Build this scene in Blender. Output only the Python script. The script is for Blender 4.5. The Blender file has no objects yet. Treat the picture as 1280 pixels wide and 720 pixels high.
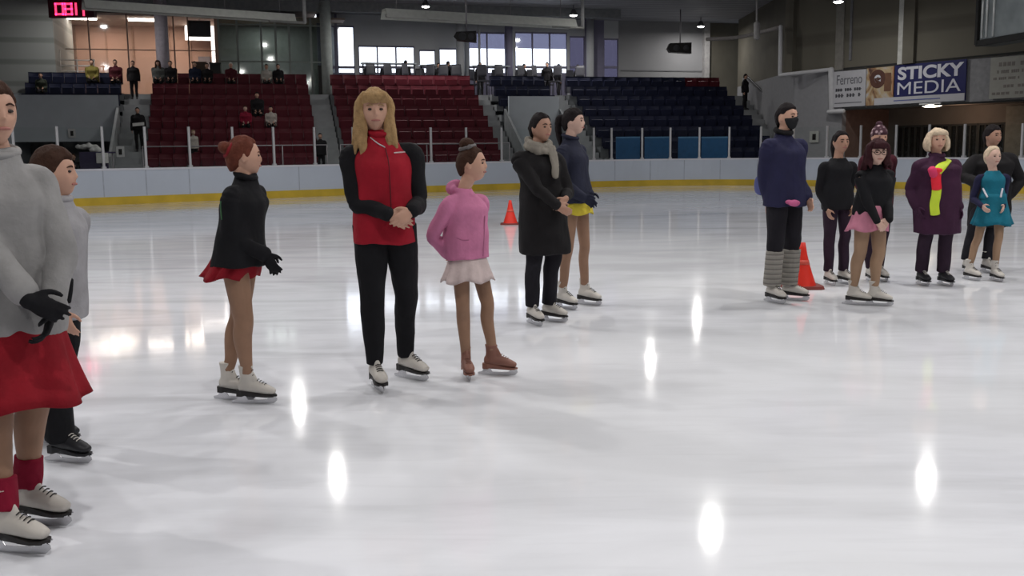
import bpy, bmesh, math, random
from mathutils import Vector, Matrix, noise
from mathutils.bvhtree import BVHTree
random.seed(7)
scene = bpy.context.scene
COL = scene.collection
V = Vector
PI = math.pi
# ------------------------------------------------------------------ camera
F = 1250.0
CAMZ = 1.4
PITCH = math.atan(170 / F)
ROLL = 0.012
fw = V((0, math.cos(PITCH), -math.sin(PITCH)))
up0 = V((0, math.sin(PITCH), math.cos(PITCH)))
rt0 = V((1, 0, 0))
upv = up0 * math.cos(ROLL) + rt0 * math.sin(ROLL)
rtv = rt0 * math.cos(ROLL) - up0 * math.sin(ROLL)
cam_data = bpy.data.cameras.new('camera')
cam = bpy.data.objects.new('camera', cam_data)
COL.objects.link(cam)
m = Matrix((rtv, upv, -fw)).transposed().to_4x4()
m.translation = V((0, 0, CAMZ))
cam.matrix_world = m
cam_data.sensor_width = 36
cam_data.lens = 36 * F / 1280
cam_data.clip_end = 400
scene.camera = cam
CAM = V((0, 0, CAMZ))

def ray(u, v):
    return fw + rtv * ((u - 640) / F) - upv * ((v - 360) / F)
def px(u, v, Y):
    """world point seen at photo pixel (u,v) at distance Y"""
    r = ray(u, v)
    return CAM + r * (Y / r.y)
def gnd(u, v, z=0.0):
    r = ray(u, v)
    return CAM + r * ((z - CAMZ) / r.z)
def onplane(u, v, p0, n):
    r = ray(u, v)
    return CAM + r * ((p0 - CAM).dot(n) / r.dot(n))
def proj(P):
    q = P - CAM
    d = q.dot(fw)
    return 640 + F * q.dot(rtv) / d, 360 - F * q.dot(upv) / d

# ------------------------------------------------------------------ render look
scene.view_settings.view_transform = 'Standard'
scene.view_settings.look = 'None'
scene.view_settings.gamma = 1
scene.view_settings.use_curve_mapping = False
scene.view_settings.exposure = 0.08
world = bpy.data.worlds.new('world')
scene.world = world
world.use_nodes = True
bg = world.node_tree.nodes['Background']
bg.inputs[0].default_value = (0.90, 0.94, 1.0, 1)
bg.inputs[1].default_value = 2.5
LAMP_W = 210.0

# ------------------------------------------------------------------ materials
MC = {}
def mat(name, col, rough=0.8, var=0.12, scale=6.0, bump=0.0, bscale=60.0, metal=0.0, spec=0.3, emit=None, es=0.0):
    if name in MC: return MC[name]
    mt = bpy.data.materials.new(name); mt.use_nodes = True
    nt = mt.node_tree; b = nt.nodes['Principled BSDF']
    b.inputs['Roughness'].default_value = rough
    b.inputs['Metallic'].default_value = metal
    b.inputs['Specular IOR Level'].default_value = spec
    tc = nt.nodes.new('ShaderNodeTexCoord')
    n = nt.nodes.new('ShaderNodeTexNoise'); n.inputs['Scale'].default_value = scale; n.inputs['Detail'].default_value = 4
    nt.links.new(tc.outputs['Object'], n.inputs['Vector'])
    r = nt.nodes.new('ShaderNodeValToRGB')
    r.color_ramp.elements[0].position = 0.3; r.color_ramp.elements[1].position = 0.7
    r.color_ramp.elements[0].color = tuple(c * (1 - var) for c in col) + (1,)
    r.color_ramp.elements[1].color = tuple(min(1, c * (1 + var)) for c in col) + (1,)
    nt.links.new(n.outputs['Fac'], r.inputs[0]); nt.links.new(r.outputs[0], b.inputs['Base Color'])
    if bump:
        n2 = nt.nodes.new('ShaderNodeTexNoise'); n2.inputs['Scale'].default_value = bscale; n2.inputs['Detail'].default_value = 3
        nt.links.new(tc.outputs['Object'], n2.inputs['Vector'])
        bp = nt.nodes.new('ShaderNodeBump'); bp.inputs['Strength'].default_value = bump; bp.inputs['Distance'].default_value = 0.01
        nt.links.new(n2.outputs['Fac'], bp.inputs['Height']); nt.links.new(bp.outputs[0], b.inputs['Normal'])
    if emit:
        b.inputs['Emission Color'].default_value = emit + (1,)
        b.inputs['Emission Strength'].default_value = es
    MC[name] = mt
    return mt
def cloth(name, col, rough=0.85, var=0.15):
    return mat(name, col, rough, var, 9.0, 0.35, 45.0, 0, 0.2)
def stripes(name, c1, c2, scale, axis='Z', rough=0.7, bump=0.3, metal=0.0):
    if name in MC: return MC[name]
    mt = mat(name, c1, rough, 0.08, 2.0, 0, metal=metal)
    nt = mt.node_tree; b = nt.nodes['Principled BSDF']
    tc = nt.nodes.new('ShaderNodeTexCoord')
    w = nt.nodes.new('ShaderNodeTexWave'); w.bands_direction = axis; w.inputs['Scale'].default_value = scale
    w.inputs['Distortion'].default_value = 0
    nt.links.new(tc.outputs['Object'], w.inputs['Vector'])
    r = nt.nodes.new('ShaderNodeValToRGB'); r.color_ramp.elements[0].position = 0.05; r.color_ramp.elements[1].position = 0.22
    r.color_ramp.elements[0].color = c2 + (1,); r.color_ramp.elements[1].color = c1 + (1,)
    nt.links.new(w.outputs['Fac'], r.inputs[0]); nt.links.new(r.outputs[0], b.inputs['Base Color'])
    bp = nt.nodes.new('ShaderNodeBump'); bp.inputs['Strength'].default_value = bump; bp.inputs['Distance'].default_value = 0.03
    nt.links.new(w.outputs['Fac'], bp.inputs['Height']); nt.links.new(bp.outputs[0], b.inputs['Normal'])
    return mt
def emis(name, col, s):
    return mat(name, (0.8, 0.8, 0.8), emit=col, es=s)
def glassmat(name, tint=(1, 1, 1), refl=0.06, rough=0.05):
    if name in MC: return MC[name]
    mt = bpy.data.materials.new(name); mt.use_nodes = True
    nt = mt.node_tree; nt.nodes.clear()
    o = nt.nodes.new('ShaderNodeOutputMaterial'); mx = nt.nodes.new('ShaderNodeMixShader')
    t = nt.nodes.new('ShaderNodeBsdfTransparent'); g = nt.nodes.new('ShaderNodeBsdfGlossy')
    t.inputs[0].default_value = tint + (1,); g.inputs['Roughness'].default_value = rough
    mx.inputs[0].default_value = refl
    nt.links.new(t.outputs[0], mx.inputs[1]); nt.links.new(g.outputs[0], mx.inputs[2]); nt.links.new(mx.outputs[0], o.inputs[0])
    MC[name] = mt
    return mt

# ------------------------------------------------------------------ mesh helpers
def cr(pts, n):
    """Catmull-Rom through tuples"""
    if len(pts) < 3 or n <= 1: return [tuple(p) for p in pts]
    P = [tuple(p) for p in pts]
    ext = [tuple(2 * a - b for a, b in zip(P[0], P[1]))] + P + [tuple(2 * a - b for a, b in zip(P[-1], P[-2]))]
    out = []
    for i in range(1, len(ext) - 2):
        p0, p1, p2, p3 = ext[i - 1:i + 3]
        for j in range(n):
            t = j / n
            out.append(tuple(0.5 * ((2 * b) + (-a + c) * t + (2 * a - 5 * b + 4 * c - d) * t * t + (-a + 3 * b - 3 * c + d) * t ** 3)
                             for a, b, c, d in zip(p0, p1, p2, p3)))
    out.append(P[-1])
    return out

class MB:
    def __init__(s): s.v = []; s.f = []
    def ring(s, c, a, b, n, ex=2.0):
        i0 = len(s.v)
        for k in range(n):
            t = 2 * PI * k / n
            ca, sa = math.cos(t), math.sin(t)
            if ex != 2.0:
                ca = math.copysign(abs(ca) ** (2 / ex), ca); sa = math.copysign(abs(sa) ** (2 / ex), sa)
            s.v.append(c + a * ca + b * sa)
        return i0
    def bridge(s, i, j, n):
        for k in range(n):
            k2 = (k + 1) % n
            s.f.append((i + k, i + k2, j + k2, j + k))
    def cap(s, i, n, flip=False):
        f = tuple(range(i, i + n))
        s.f.append(f[::-1] if flip else f)
    def tube(s, pts, rad, n=14, sub=5, ref=V((0, 0.37, 0.93)), dome=True, caps=True):
        R = [r if isinstance(r, tuple) else (r, r) for r in rad]
        D = cr([tuple(p) + r for p, r in zip(pts, R)], sub)
        C = [V(d[:3]) for d in D]; R = [d[3:5] for d in D]
        T = []
        for i in range(len(C)):
            t = C[min(i + 1, len(C) - 1)] - C[max(i - 1, 0)]
            T.append(t.normalized() if t.length > 1e-9 else V((0, 0, 1)))
        rings = []
        def add(c, t, ra, rb):
            a = ref - t * ref.dot(t)
            if a.length < 0.05: a = V((1, 0, 0)) - t * t.x
            a.normalize(); b = t.cross(a)
            rings.append(s.ring(c, a * ra, b * rb, n))
        if dome and caps:
            r = min(R[0])
            for q in (0.95, 0.75, 0.4):
                add(C[0] - T[0] * r * q * 0.8, T[0], R[0][0] * math.sqrt(1 - q * q), R[0][1] * math.sqrt(1 - q * q))
        for c, t, r in zip(C, T, R): add(c, t, max(r[0], 1e-4), max(r[1], 1e-4))
        if dome and caps:
            r = min(R[-1])
            for q in (0.4, 0.75, 0.95):
                add(C[-1] + T[-1] * r * q * 0.8, T[-1], R[-1][0] * math.sqrt(1 - q * q), R[-1][1] * math.sqrt(1 - q * q))
        for i, j in zip(rings, rings[1:]): s.bridge(i, j, n)
        if caps: s.cap(rings[0], n, True); s.cap(rings[-1], n)
    def hrings(s, L, l, d, n=28, ex=2.3, sub=4, caps=True):
        """L: list of (center, rx along l, ry along d)"""
        D = cr([tuple(c) + (rx, ry) for c, rx, ry in L], sub)
        rs = [s.ring(V(q[:3]), l * q[3], -d * q[4], n, ex) for q in D]
        for i, j in zip(rs, rs[1:]): s.bridge(i, j, n)
        if caps: s.cap(rs[0], n, True); s.cap(rs[-1], n)
    def ell(s, c, ax, ay, az, nu=16, nv=10):
        rs = []
        for j in range(1, nv):
            ph = -PI / 2 + PI * j / nv
            rs.append(s.ring(c + az * math.sin(ph), ax * math.cos(ph), ay * math.cos(ph), nu))
        for i, j in zip(rs, rs[1:]): s.bridge(i, j, nu)
        b = len(s.v); s.v += [c - az, c + az]
        for k in range(nu):
            k2 = (k + 1) % nu
            s.f.append((b, rs[0] + k2, rs[0] + k)); s.f.append((b + 1, rs[-1] + k, rs[-1] + k2))
    def hexa(s, p):
        i = len(s.v); s.v += [V(q) for q in p]
        for f in ((0, 3, 2, 1), (4, 5, 6, 7), (0, 1, 5, 4), (1, 2, 6, 5), (2, 3, 7, 6), (3, 0, 4, 7)):
            s.f.append(tuple(i + k for k in f))
    def box(s, c, X, Y, Z):
        """centre and full-size axis vectors"""
        X, Y, Z = X / 2, Y / 2, Z / 2
        s.hexa([c - X - Y - Z, c + X - Y - Z, c + X + Y - Z, c - X + Y - Z, c - X - Y + Z, c + X - Y + Z, c + X + Y + Z, c - X + Y + Z])
    def abox(s, x0, x1, y0, y1, z0, z1):
        s.hexa([(x0, y0, z0), (x1, y0, z0), (x1, y1, z0), (x0, y1, z0), (x0, y0, z1), (x1, y0, z1), (x1, y1, z1), (x0, y1, z1)])
    def prism(s, poly, off):
        """closed prism: polygon (list of Vector) extruded by vector off"""
        n = len(poly); i = len(s.v)
        s.v += [V(p) for p in poly] + [V(p) + off for p in poly]
        s.f.append(tuple(range(i, i + n))[::-1]); s.f.append(tuple(range(i + n, i + 2 * n)))
        for k in range(n):
            k2 = (k + 1) % n
            s.f.append((i + k, i + k2, i + n + k2, i + n + k))
    def mesh(s, name, fix=True):
        me = bpy.data.meshes.new(name)
        me.from_pydata([tuple(p) for p in s.v], [], s.f)
        if fix:
            bm = bmesh.new(); bm.from_mesh(me)
            bmesh.ops.recalc_face_normals(bm, faces=bm.faces)
            bm.to_mesh(me); bm.free()
        me.update()
        return me

WORK = bpy.data.scenes.new('work')   # scratch scene, keeps modifier evaluation quick; removed at the end
def evaluate(o):
    vl = WORK.view_layers[0]
    vl.update()
    with bpy.context.temp_override(scene=WORK, view_layer=vl):
        dg = bpy.context.evaluated_depsgraph_get()
        dg.update()
    return bpy.data.meshes.new_from_object(o.evaluated_get(dg))
def remesh(me, vox, smooth=3, amp=0.0, ns=8.0, seed=0.0):
    o = bpy.data.objects.new('tmp', me); WORK.collection.objects.link(o)
    r = o.modifiers.new('r', 'REMESH'); r.mode = 'VOXEL'; r.voxel_size = vox; r.adaptivity = 0
    if smooth:
        sm = o.modifiers.new('s', 'SMOOTH'); sm.factor = 0.5; sm.iterations = smooth
    out = evaluate(o)
    bpy.data.objects.remove(o); bpy.data.meshes.remove(me)
    if amp:
        cs = [v.co.copy() for v in out.vertices]; nn = [v.normal.copy() for v in out.vertices]; flat = []
        for p, nv in zip(cs, nn):
            q = V((p.x * ns, p.y * ns, p.z * ns * 0.45 + seed))
            flat.extend(p + nv * (noise.noise(q) * amp + noise.noise(q * 2.3) * amp * 0.4))
        out.vertices.foreach_set('co', flat); out.update()
    return out

def link(name, me, mt, parent=None, root=None, smooth=True):
    """link world-coordinate mesh me; root = world origin to subtract"""
    if root is not None:
        me.transform(Matrix.Translation(-root))
    me.name = name
    me.materials.clear()
    me.materials.append(mt)
    if smooth:
        for p in me.polygons: p.use_smooth = True
    o = bpy.data.objects.new(name, me); COL.objects.link(o)
    if parent: o.parent = parent
    elif root is not None: o.location = root
    return o
def tag(o, label=None, cat=None, group=None, kind=None):
    if label: o['label'] = label
    if cat: o['category'] = cat
    if group: o['group'] = group
    if kind: o['kind'] = kind
    return o
def empty(name, loc, label, cat, group=None, rz=0.0):
    o = bpy.data.objects.new(name, None); COL.objects.link(o)
    o.empty_display_size = 0.1
    o.location = loc; o.rotation_euler = (0, 0, rz)
    return tag(o, label, cat, group)
def struct(name, mb, mt, parent=None, smooth=False):
    o = link(name, mb.mesh(name), mt, parent, None, smooth)
    if not parent: o['kind'] = 'structure'
    return o
def copy_tree(o, parent=None):
    c = o.copy(); COL.objects.link(c)
    if parent: c.parent = parent
    for ch in list(o.children): copy_tree(ch, c)
    return c
X1, Y1, Z1 = V((1, 0, 0)), V((0, 1, 0)), V((0, 0, 1))
# ------------------------------------------------------------------ building frame
BETA = math.radians(15)
SA = V((math.cos(BETA), math.sin(BETA), 0))
SN = V((-math.sin(BETA), math.cos(BETA), 0))
Q0 = V((-1.3, 40.5, 0))
ZC = 8.2
def SP(s, t, z): return Q0 + SA * s + SN * t + Z1 * z
def st(u, v, t):
    """(s,z) on the plane at stand depth t under photo pixel"""
    p = onplane(u, v, Q0 + SN * t, SN)
    return (p - Q0).dot(SA), p.z
def su(u, t, v=110): return st(u, v, t)[0]
def sbox(mb, s0, s1, t0, t1, z0, z1):
    mb.hexa([SP(s0, t0, z0), SP(s1, t0, z0), SP(s1, t1, z0), SP(s0, t1, z0), SP(s0, t0, z1), SP(s1, t0, z1), SP(s1, t1, z1), SP(s0, t1, z1)])

# ---- rink boards curve
ctrl = [(-26, 8), (-22, 16), (-17, 23.6), (-12.5, 28.7), (-9.9, 31), (-6.2, 34), (-1.5, 37), (3.3, 39.3), (6.9, 40), (10.2, 38.6), (13.0, 34.8), (15.0, 30.2), (17.6, 22), (19, 12), (19, 2), (18, -8)]
BC = [V((x, y, 0)) for x, y in cr(ctrl, 10)]
def board_at(u):
    best = None
    for a, b in zip(BC, BC[1:]):
        if a.y < 10 or b.y < 10: continue
        ua, ub = proj(a + Z1)[0], proj(b + Z1)[0]
        if (ua - u) * (ub - u) <= 0 and ua != ub:
            return a + (b - a) * ((u - ua) / (ub - ua)), (b - a).normalized()
    return None
def curve_solid(name, pts, off0, off1, z0, z1, mt, parent=None, kind=True):
    mb = MB(); rs = []
    for i, p in enumerate(pts):
        t = (pts[min(i + 1, len(pts) - 1)] - pts[max(i - 1, 0)]).normalized()
        n = V((-t.y, t.x, 0))
        k = len(mb.v)
        mb.v += [p + n * off0 + Z1 * z0, p + n * off1 + Z1 * z0, p + n * off1 + Z1 * z1, p + n * off0 + Z1 * z1]
        rs.append(k)
    for i, j in zip(rs, rs[1:]): mb.bridge(i, j, 4)
    mb.cap(rs[0], 4); mb.cap(rs[-1], 4)
    o = struct(name, mb, mt, parent)
    return o

# ---- ice
def ice_material():
    mt = bpy.data.materials.new('ice'); mt.use_nodes = True
    nt = mt.node_tree; b = nt.nodes['Principled BSDF']; L = nt.links.new
    tc = nt.nodes.new('ShaderNodeTexCoord')
    def nz(scale, det=4, sx=1, sy=1, rot=0, dist=0.0):
        mp = nt.nodes.new('ShaderNodeMapping'); mp.inputs['Scale'].default_value = (sx, sy, 1); mp.inputs['Rotation'].default_value = (0, 0, rot)
        L(tc.outputs['Object'], mp.inputs[0])
        n = nt.nodes.new('ShaderNodeTexNoise'); n.inputs['Scale'].default_value = scale; n.inputs['Detail'].default_value = det
        n.inputs['Distortion'].default_value = dist
        L(mp.outputs[0], n.inputs['Vector']); return n.outputs['Fac']
    def ramp(src, p0, c0, p1, c1):
        r = nt.nodes.new('ShaderNodeValToRGB'); e = r.color_ramp.elements
        e[0].position = p0; e[0].color = c0; e[1].position = p1; e[1].color = c1
        L(src, r.inputs[0]); return r.outputs[0]
    def mul(a, bb, f=1.0):
        m_ = nt.nodes.new('ShaderNodeMix'); m_.data_type = 'RGBA'; m_.blend_type = 'MULTIPLY'; m_.inputs[0].default_value = f
        L(a, m_.inputs[6]); L(bb, m_.inputs[7]); return m_.outputs[2]
    g = lambda x: (x, x, x * 1.01, 1)
    big = ramp(nz(0.22, 5), 0.3, (0.76, 0.775, 0.80, 1), 0.7, (0.83, 0.84, 0.865, 1))
    s1 = ramp(nz(0.5, 8, 0.6, 1.3, 0.15, 1.2), 0.38, g(0.84), 0.55, g(1))
    s2 = ramp(nz(1.2, 8, 0.5, 1.6, -0.5, 1.5), 0.40, g(0.92), 0.56, g(1))
    s3 = ramp(nz(4.0, 6, 0.25, 1.6, 0.9, 2.0), 0.35, g(0.94), 0.5, g(1))
    # arcs carved by blades
    wv = nt.nodes.new('ShaderNodeTexWave'); wv.wave_type = 'RINGS'; wv.inputs['Scale'].default_value = 0.23
    wv.inputs['Distortion'].default_value = 6; wv.inputs['Detail'].default_value = 3; wv.inputs['Detail Scale'].default_value = 0.6
    L(tc.outputs['Object'], wv.inputs['Vector'])
    s4 = ramp(wv.outputs['Fac'], 0.0, g(0.88), 0.06, g(1))
    patch = ramp(nz(0.16, 3, 1, 1, 0.7, 0.6), 0.42, (0, 0, 0, 1), 0.6, (1, 1, 1, 1))
    def pm(a, bb, f):
        m_ = nt.nodes.new('ShaderNodeMix'); m_.data_type = 'RGBA'; m_.blend_type = 'MULTIPLY'
        mm = nt.nodes.new('ShaderNodeMath'); mm.operation = 'MULTIPLY'; mm.inputs[1].default_value = f
        L(patch, mm.inputs[0]); L(mm.outputs[0], m_.inputs[0]); L(a, m_.inputs[6]); L(bb, m_.inputs[7]); return m_.outputs[2]
    c = pm(pm(mul(mul(big, s1, 0.75), s3, 0.6), s2, 1.6), s4, 1.0)
    L(c, b.inputs['Base Color'])
    rr = ramp(nz(0.8, 6, 0.5, 1.4, 0.2, 1.0), 0.3, (0.05, 0.05, 0.05, 1), 0.7, (0.11, 0.11, 0.11, 1))
    L(rr, b.inputs['Roughness'])
    b.inputs['IOR'].default_value = 1.31
    b.inputs['Specular IOR Level'].default_value = 0.5
    bp = nt.nodes.new('ShaderNodeBump'); bp.inputs['Strength'].default_value = 0.04; bp.inputs['Distance'].default_value = 0.004
    L(nz(14.0, 5, 1, 1, 0, 0.5), bp.inputs['Height']); L(bp.outputs[0], b.inputs['Normal'])
    return mt
ICE = ice_material()
mb = MB()
loop = [p.copy() for p in BC]
mb.v = loop + [p - Z1 * 0.05 for p in loop]; n = len(loop)
mb.f = [tuple(range(n)), tuple(range(n, 2 * n))[::-1]] + [(i, (i + 1) % n, n + (i + 1) % n, n + i) for i in range(n)]
struct('floor', mb, ICE)
mb = MB(); mb.abox(-40, 34, -10, 64, -0.35, -0.06)
struct('floor_concourse', mb, mat('concrete_floor', (0.16, 0.16, 0.165), 0.7))
M_board = mat('board_white', (0.62, 0.68, 0.78), 0.35, 0.03, 1.0, spec=0.5)
wb = curve_solid('wall_rink_boards', BC, 0.0, 0.10, -0.05, 1.0, M_board)
curve_solid('kick_plate', BC, -0.012, 0.0, 0.0, 0.23, mat('kick_yellow', (0.72, 0.50, 0.055), 0.5, 0.12, 2.0), wb)
curve_solid('cap_rail', BC, -0.02, 0.13, 1.0, 1.06, mat('cap_rail', (0.75, 0.76, 0.82), 0.4, 0.04), wb)
for i in range(4, len(BC) - 4, 4):
    p = BC[i]; t = (BC[i + 1] - BC[i - 1]).normalized(); nn = V((-t.y, t.x, 0))
    mb = MB(); mb.box(p - nn * 0.003 + Z1 * 0.62, t * 0.03, nn * 0.008, Z1 * 0.76)
    o = struct('board_seam', mb, mat('seam_grey', (0.46, 0.50, 0.58), 0.5), wb)

# ---- glass and stanchions above the boards
M_alu = mat('aluminium', (0.62, 0.62, 0.64), 0.4, 0.05, metal=0.3)
M_glass = glassmat('rink_glass', (0.97, 0.985, 0.98), 0.008)
stu = [20, 75, 131, 184, 239, 293, 344, 395, 443, 491, 540, 584, 628, 672, 714, 743, 765, 803, 838, 874, 911, 950, 990, 1032, 1074, 1118, 1159, 1203, 1275, 1330]
sts = [board_at(u) for u in stu]
def tv(u):  # stanchion top row in the photo
    return 160 - (u - 803) * 0.0125 if u > 803 else 160 - (803 - u) * 0.003
tops = []; bays = []
for u, (p, t) in zip(stu, sts):
    c = p + V((-t.y, t.x, 0)) * 0.05
    z = px(u, tv(u), c.y).z
    z = max(1.95, min(2.5, z)); tops.append((c, z))
    mb = MB(); mb.box(c + Z1 * (1.06 + z) / 2, t * 0.07, V((-t.y, t.x, 0)) * 0.05, Z1 * (z - 1.06))
    mb.box(c + Z1 * 1.09, t * 0.12, V((-t.y, t.x, 0)) * 0.09, Z1 * 0.05)
    root = c + Z1 * 1.06
    e = empty('rink_glass_bay', root, 'clear rink glass pane and its slim pale post standing on the boards', 'rink glass', 'bays of the rink glass')
    bays.append((e, root))
    link('post', mb.mesh('post'), M_alu, e, root, False)
for (a, za), (b, zb), (e, root) in zip(tops, tops[1:], bays):
    t = (b - a); L_ = t.length; t.normalize()
    nn = V((-t.y, t.x, 0)); z1 = min(za, zb) - 0.03
    mb = MB(); mb.box((a + b) / 2 + Z1 * (1.07 + z1) / 2, t * (L_ - 0.085), nn * 0.012, Z1 * (z1 - 1.07))
    link('glass_pane', mb.mesh('glass_pane'), M_glass, e, root, False)

# ---- stands
RISE, RUN, NR, Z0 = 0.49, 0.85, 8, 0.60
zr = lambda k: Z0 + RISE * k
TOPT = RUN * NR
uT = {'a0': 34, 'a1': 153, 'b0': 191, 'b1': 384, 'c0': 413, 'c1': 589, 'd0': 613, 'd1': 682, 'e0': 709, 'e1': 902}
S = {k: su(u, TOPT - 0.4, 100) for k, u in uT.items()}
SL, SR = S['a0'] - 6.0, S['e1'] + 1.5
M_conc = mat('stand_concrete', (0.20, 0.21, 0.22), 0.85, 0.1, 3.0)
M_concl = mat('stair_concrete', (0.33, 0.34, 0.35), 0.85, 0.08, 3.0)
M_wallg = mat('wall_grey', (0.50, 0.54, 0.58), 0.8, 0.05, 1.5)
mb = MB()
def rows(s0, s1, k0, k1, base=True):
    for k in range(k0, k1):
        sbox(mb, s0, s1, RUN * k, RUN * (k + 1), 0 if base else zr(k) - 0.3, zr(k))
rows(S['b0'] - 0.1, S['b1'] + 0.05, 0, NR); rows(S['c0'] - 0.05, S['c1'] + 0.05, 0, NR); rows(S['e0'] - 0.05, S['e1'] + 0.1, 0, NR)
rows(SL, S['a1'] + 0.05, 5, NR, False); rows(S['d0'] - 0.05, S['d1'] + 0.05, 5, NR, False)
sbox(mb, SL, SR + 9, TOPT, TOPT + 8.5, zr(7) - 0.3, zr(7))
struct('floor_stands', mb, M_conc)
for nm, (a, b) in (('left', ('a1', 'b0')), ('centre', ('b1', 'c0')), ('middle', ('c1', 'd0')), ('inner', ('d1', 'e0')), ('right', ('e1', None))):
    mb = MB(); s0 = S[a] + 0.06; s1 = (S[b] - 0.11) if b else S[a] + 1.3
    for k in range(NR * 2):
        sbox(mb, s0, s1, RUN / 2 * k, RUN / 2 * (k + 1), 0, Z0 + RISE / 2 * (k - 1))
    struct('floor_stairs_' + nm, mb, M_concl)
# walls in front of the short blocks, with the passage under them
mb = MB(); sbox(mb, SL, S['a1'] + 0.02, 4.05, 4.2, 2.02, 3.85); struct('wall_passage_left', mb, M_wallg)
mb = MB(); sbox(mb, S['d0'] + 0.25, S['d1'] - 0.1, 4.05, 4.2, 0, 3.85); struct('wall_passage_middle', mb, M_wallg)
mb = MB(); sbox(mb, S['a1'] - 0.1, S['a1'] + 0.05, 0.2, 4.2, 0, 2.4)
mb2 = MB(); mb2.prism([SP(S['a1'] - 0.05, 0.3, 0), SP(S['a1'] - 0.05, 4.04, 0), SP(S['a1'] - 0.05, 4.04, 3.4), SP(S['a1'] - 0.05, 0.3, 1.4)], SA * 0.1)
struct('wall_passage_side', mb2, M_concl)
mb2 = MB()
mb2.prism([SP(S['d0'] + 0.02, 0.1, 0), SP(S['d0'] + 0.02, 4.04, 0), SP(S['d0'] + 0.02, 4.04, 3.3), SP(S['d0'] + 0.02, 0.1, 1.0)], SA * 0.1)
mb2.prism([SP(S['d1'] - 0.1, 0.1, 0), SP(S['d1'] - 0.1, 4.04, 0), SP(S['d1'] - 0.1, 4.04, 3.3), SP(S['d1'] - 0.1, 0.1, 1.0)], SA * 0.1)
struct('wall_passage_cheeks', mb2, M_conc)
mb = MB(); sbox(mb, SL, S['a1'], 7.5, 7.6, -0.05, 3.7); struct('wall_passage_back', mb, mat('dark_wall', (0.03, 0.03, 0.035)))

# ---- seats
def make_seat(name, mt):
    m_ = MB()
    w = 0.49
    # backrest: curved shell, origin at floor centre, seat faces -Y
    pts = []
    prof = [(0.36, 0.42, 0), (0.34, 0.48, 1), (0.37, 0.62, 1), (0.41, 0.86, 1), (0.40, 0.90, 0.8)]
    rs = []
    for y, z, _ in prof:
        k = len(m_.v); nseg = 6
        fr = [V(((i / nseg - 0.5) * w, y - 0.05 * (abs(i / nseg - 0.5) * 2) ** 2 - 0.02, z)) for i in range(nseg + 1)]
        bk = [p + V((0, 0.035, 0)) for p in reversed(fr)]
        m_.v += fr + bk; rs.append(k)
    nn = 14
    for i, j in zip(rs, rs[1:]): m_.bridge(i, j, nn)
    m_.cap(rs[0], nn); m_.cap(rs[-1], nn)
    # tip-up pan folded upright, in front of the back
    m_.hexa([(-0.21, 0.20, 0.40), (0.21, 0.20, 0.40), (0.21, 0.32, 0.42), (-0.21, 0.32, 0.42), (-0.20, 0.15, 0.70), (0.20, 0.15, 0.70), (0.20, 0.21, 0.72), (-0.20, 0.21, 0.72)])
    m_.abox(-0.025, 0.025, 0.22, 0.36, 0.0, 0.45)
    me = m_.mesh(name); me.materials.append(mt)
    return me
M_red = mat('seat_red', (0.10, 0.009, 0.018), 0.6, 0.1); M_blue = mat('seat_blue', (0.0075, 0.010, 0.032), 0.6, 0.1)
M_red2 = M_red
seat_r = make_seat('red_seat', M_red); seat_b = make_seat('blue_seat', M_blue)
ordn = ['top', 'second from top', 'third from top', 'fourth from top', 'fifth from top', 'sixth from top', 'seventh from top', 'bottom']
blocks = [('a0', 'a1', 8, 5, seat_b, 'blue', 'far left block above the passage wall'),
          ('b0', 'b1', 13, 0, seat_r, 'red', 'block left of the blonde woman'),
          ('c0', 'c1', 11, 0, seat_r, 'red', 'block behind the blonde woman'),
          ('d0', 'd1', 5, 5, seat_b, 'blue', 'short block above the couple in dark coats'),
          ('e0', 'e1', 13, 0, seat_b, 'blue', 'wide block on the right')]
rzs = BETA
for a, b, ns_, k0, me, cn, where in blocks:
    for k in range(k0, NR):
        for i in range(ns_):
            mm = me; cc = cn
            if a == 'e0' and k == 7 and i >= 10: mm = seat_r; cc = 'red'
            s_ = S[a] + (S[b] - S[a]) * (i + 0.5) / ns_
            o = bpy.data.objects.new(cc + '_stadium_seat', mm); COL.objects.link(o)
            o.location = SP(s_, RUN * k + 0.38, zr(k)); o.rotation_euler = (0, 0, rzs)
            o.scale = ((S[b] - S[a]) / ns_ / 0.50, 1, 1)
            tag(o, f'{cc} plastic stadium seat, {ordn[7 - k]} row, {where}', 'seat', f'{cc} seats, {ordn[7 - k]} row, {where}')

# ---- railing in front of the red blocks
M_rail = mat('rail_grey', (0.32, 0.30, 0.32), 0.5, 0.05, metal=0.2)
def railing(s0, s1, t, z0, z1, label):
    root = SP((s0 + s1) / 2, t, z0)
    e = empty('guard_rail', root, label, 'railing')
    for z in (z1, (z0 + z1) / 2 + 0.05):
        m_ = MB(); m_.tube([SP(s0, t, z), SP(s1, t, z)], [0.025, 0.025], 8, 1)
        link('rail', m_.mesh('rail'), M_rail, e, root)
    nn = max(2, int((s1 - s0) / 1.5))
    for i in range(nn + 1):
        s_ = s0 + (s1 - s0) * i / nn
        m_ = MB(); m_.tube([SP(s_, t, z0), SP(s_, t, z1)], [0.022, 0.022], 8, 1, dome=False)
        link('rail_post', m_.mesh('rail_post'), M_rail, e, root)
railing(S['b0'], S['b1'] + 0.2, -0.3, 0.0, 1.75, 'thin grey guard rail along the foot of the left red seats')
railing(S['c0'] - 0.3, S['c1'], -0.3, 0.0, 1.75, 'thin grey guard rail along the foot of the middle red seats')
railing(S['e1'] - 0.8, S['e1'] + 1.6, -0.3, 0.0, 1.75, 'short dark guard rail right of the blue panels, below the right stairs')

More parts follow.
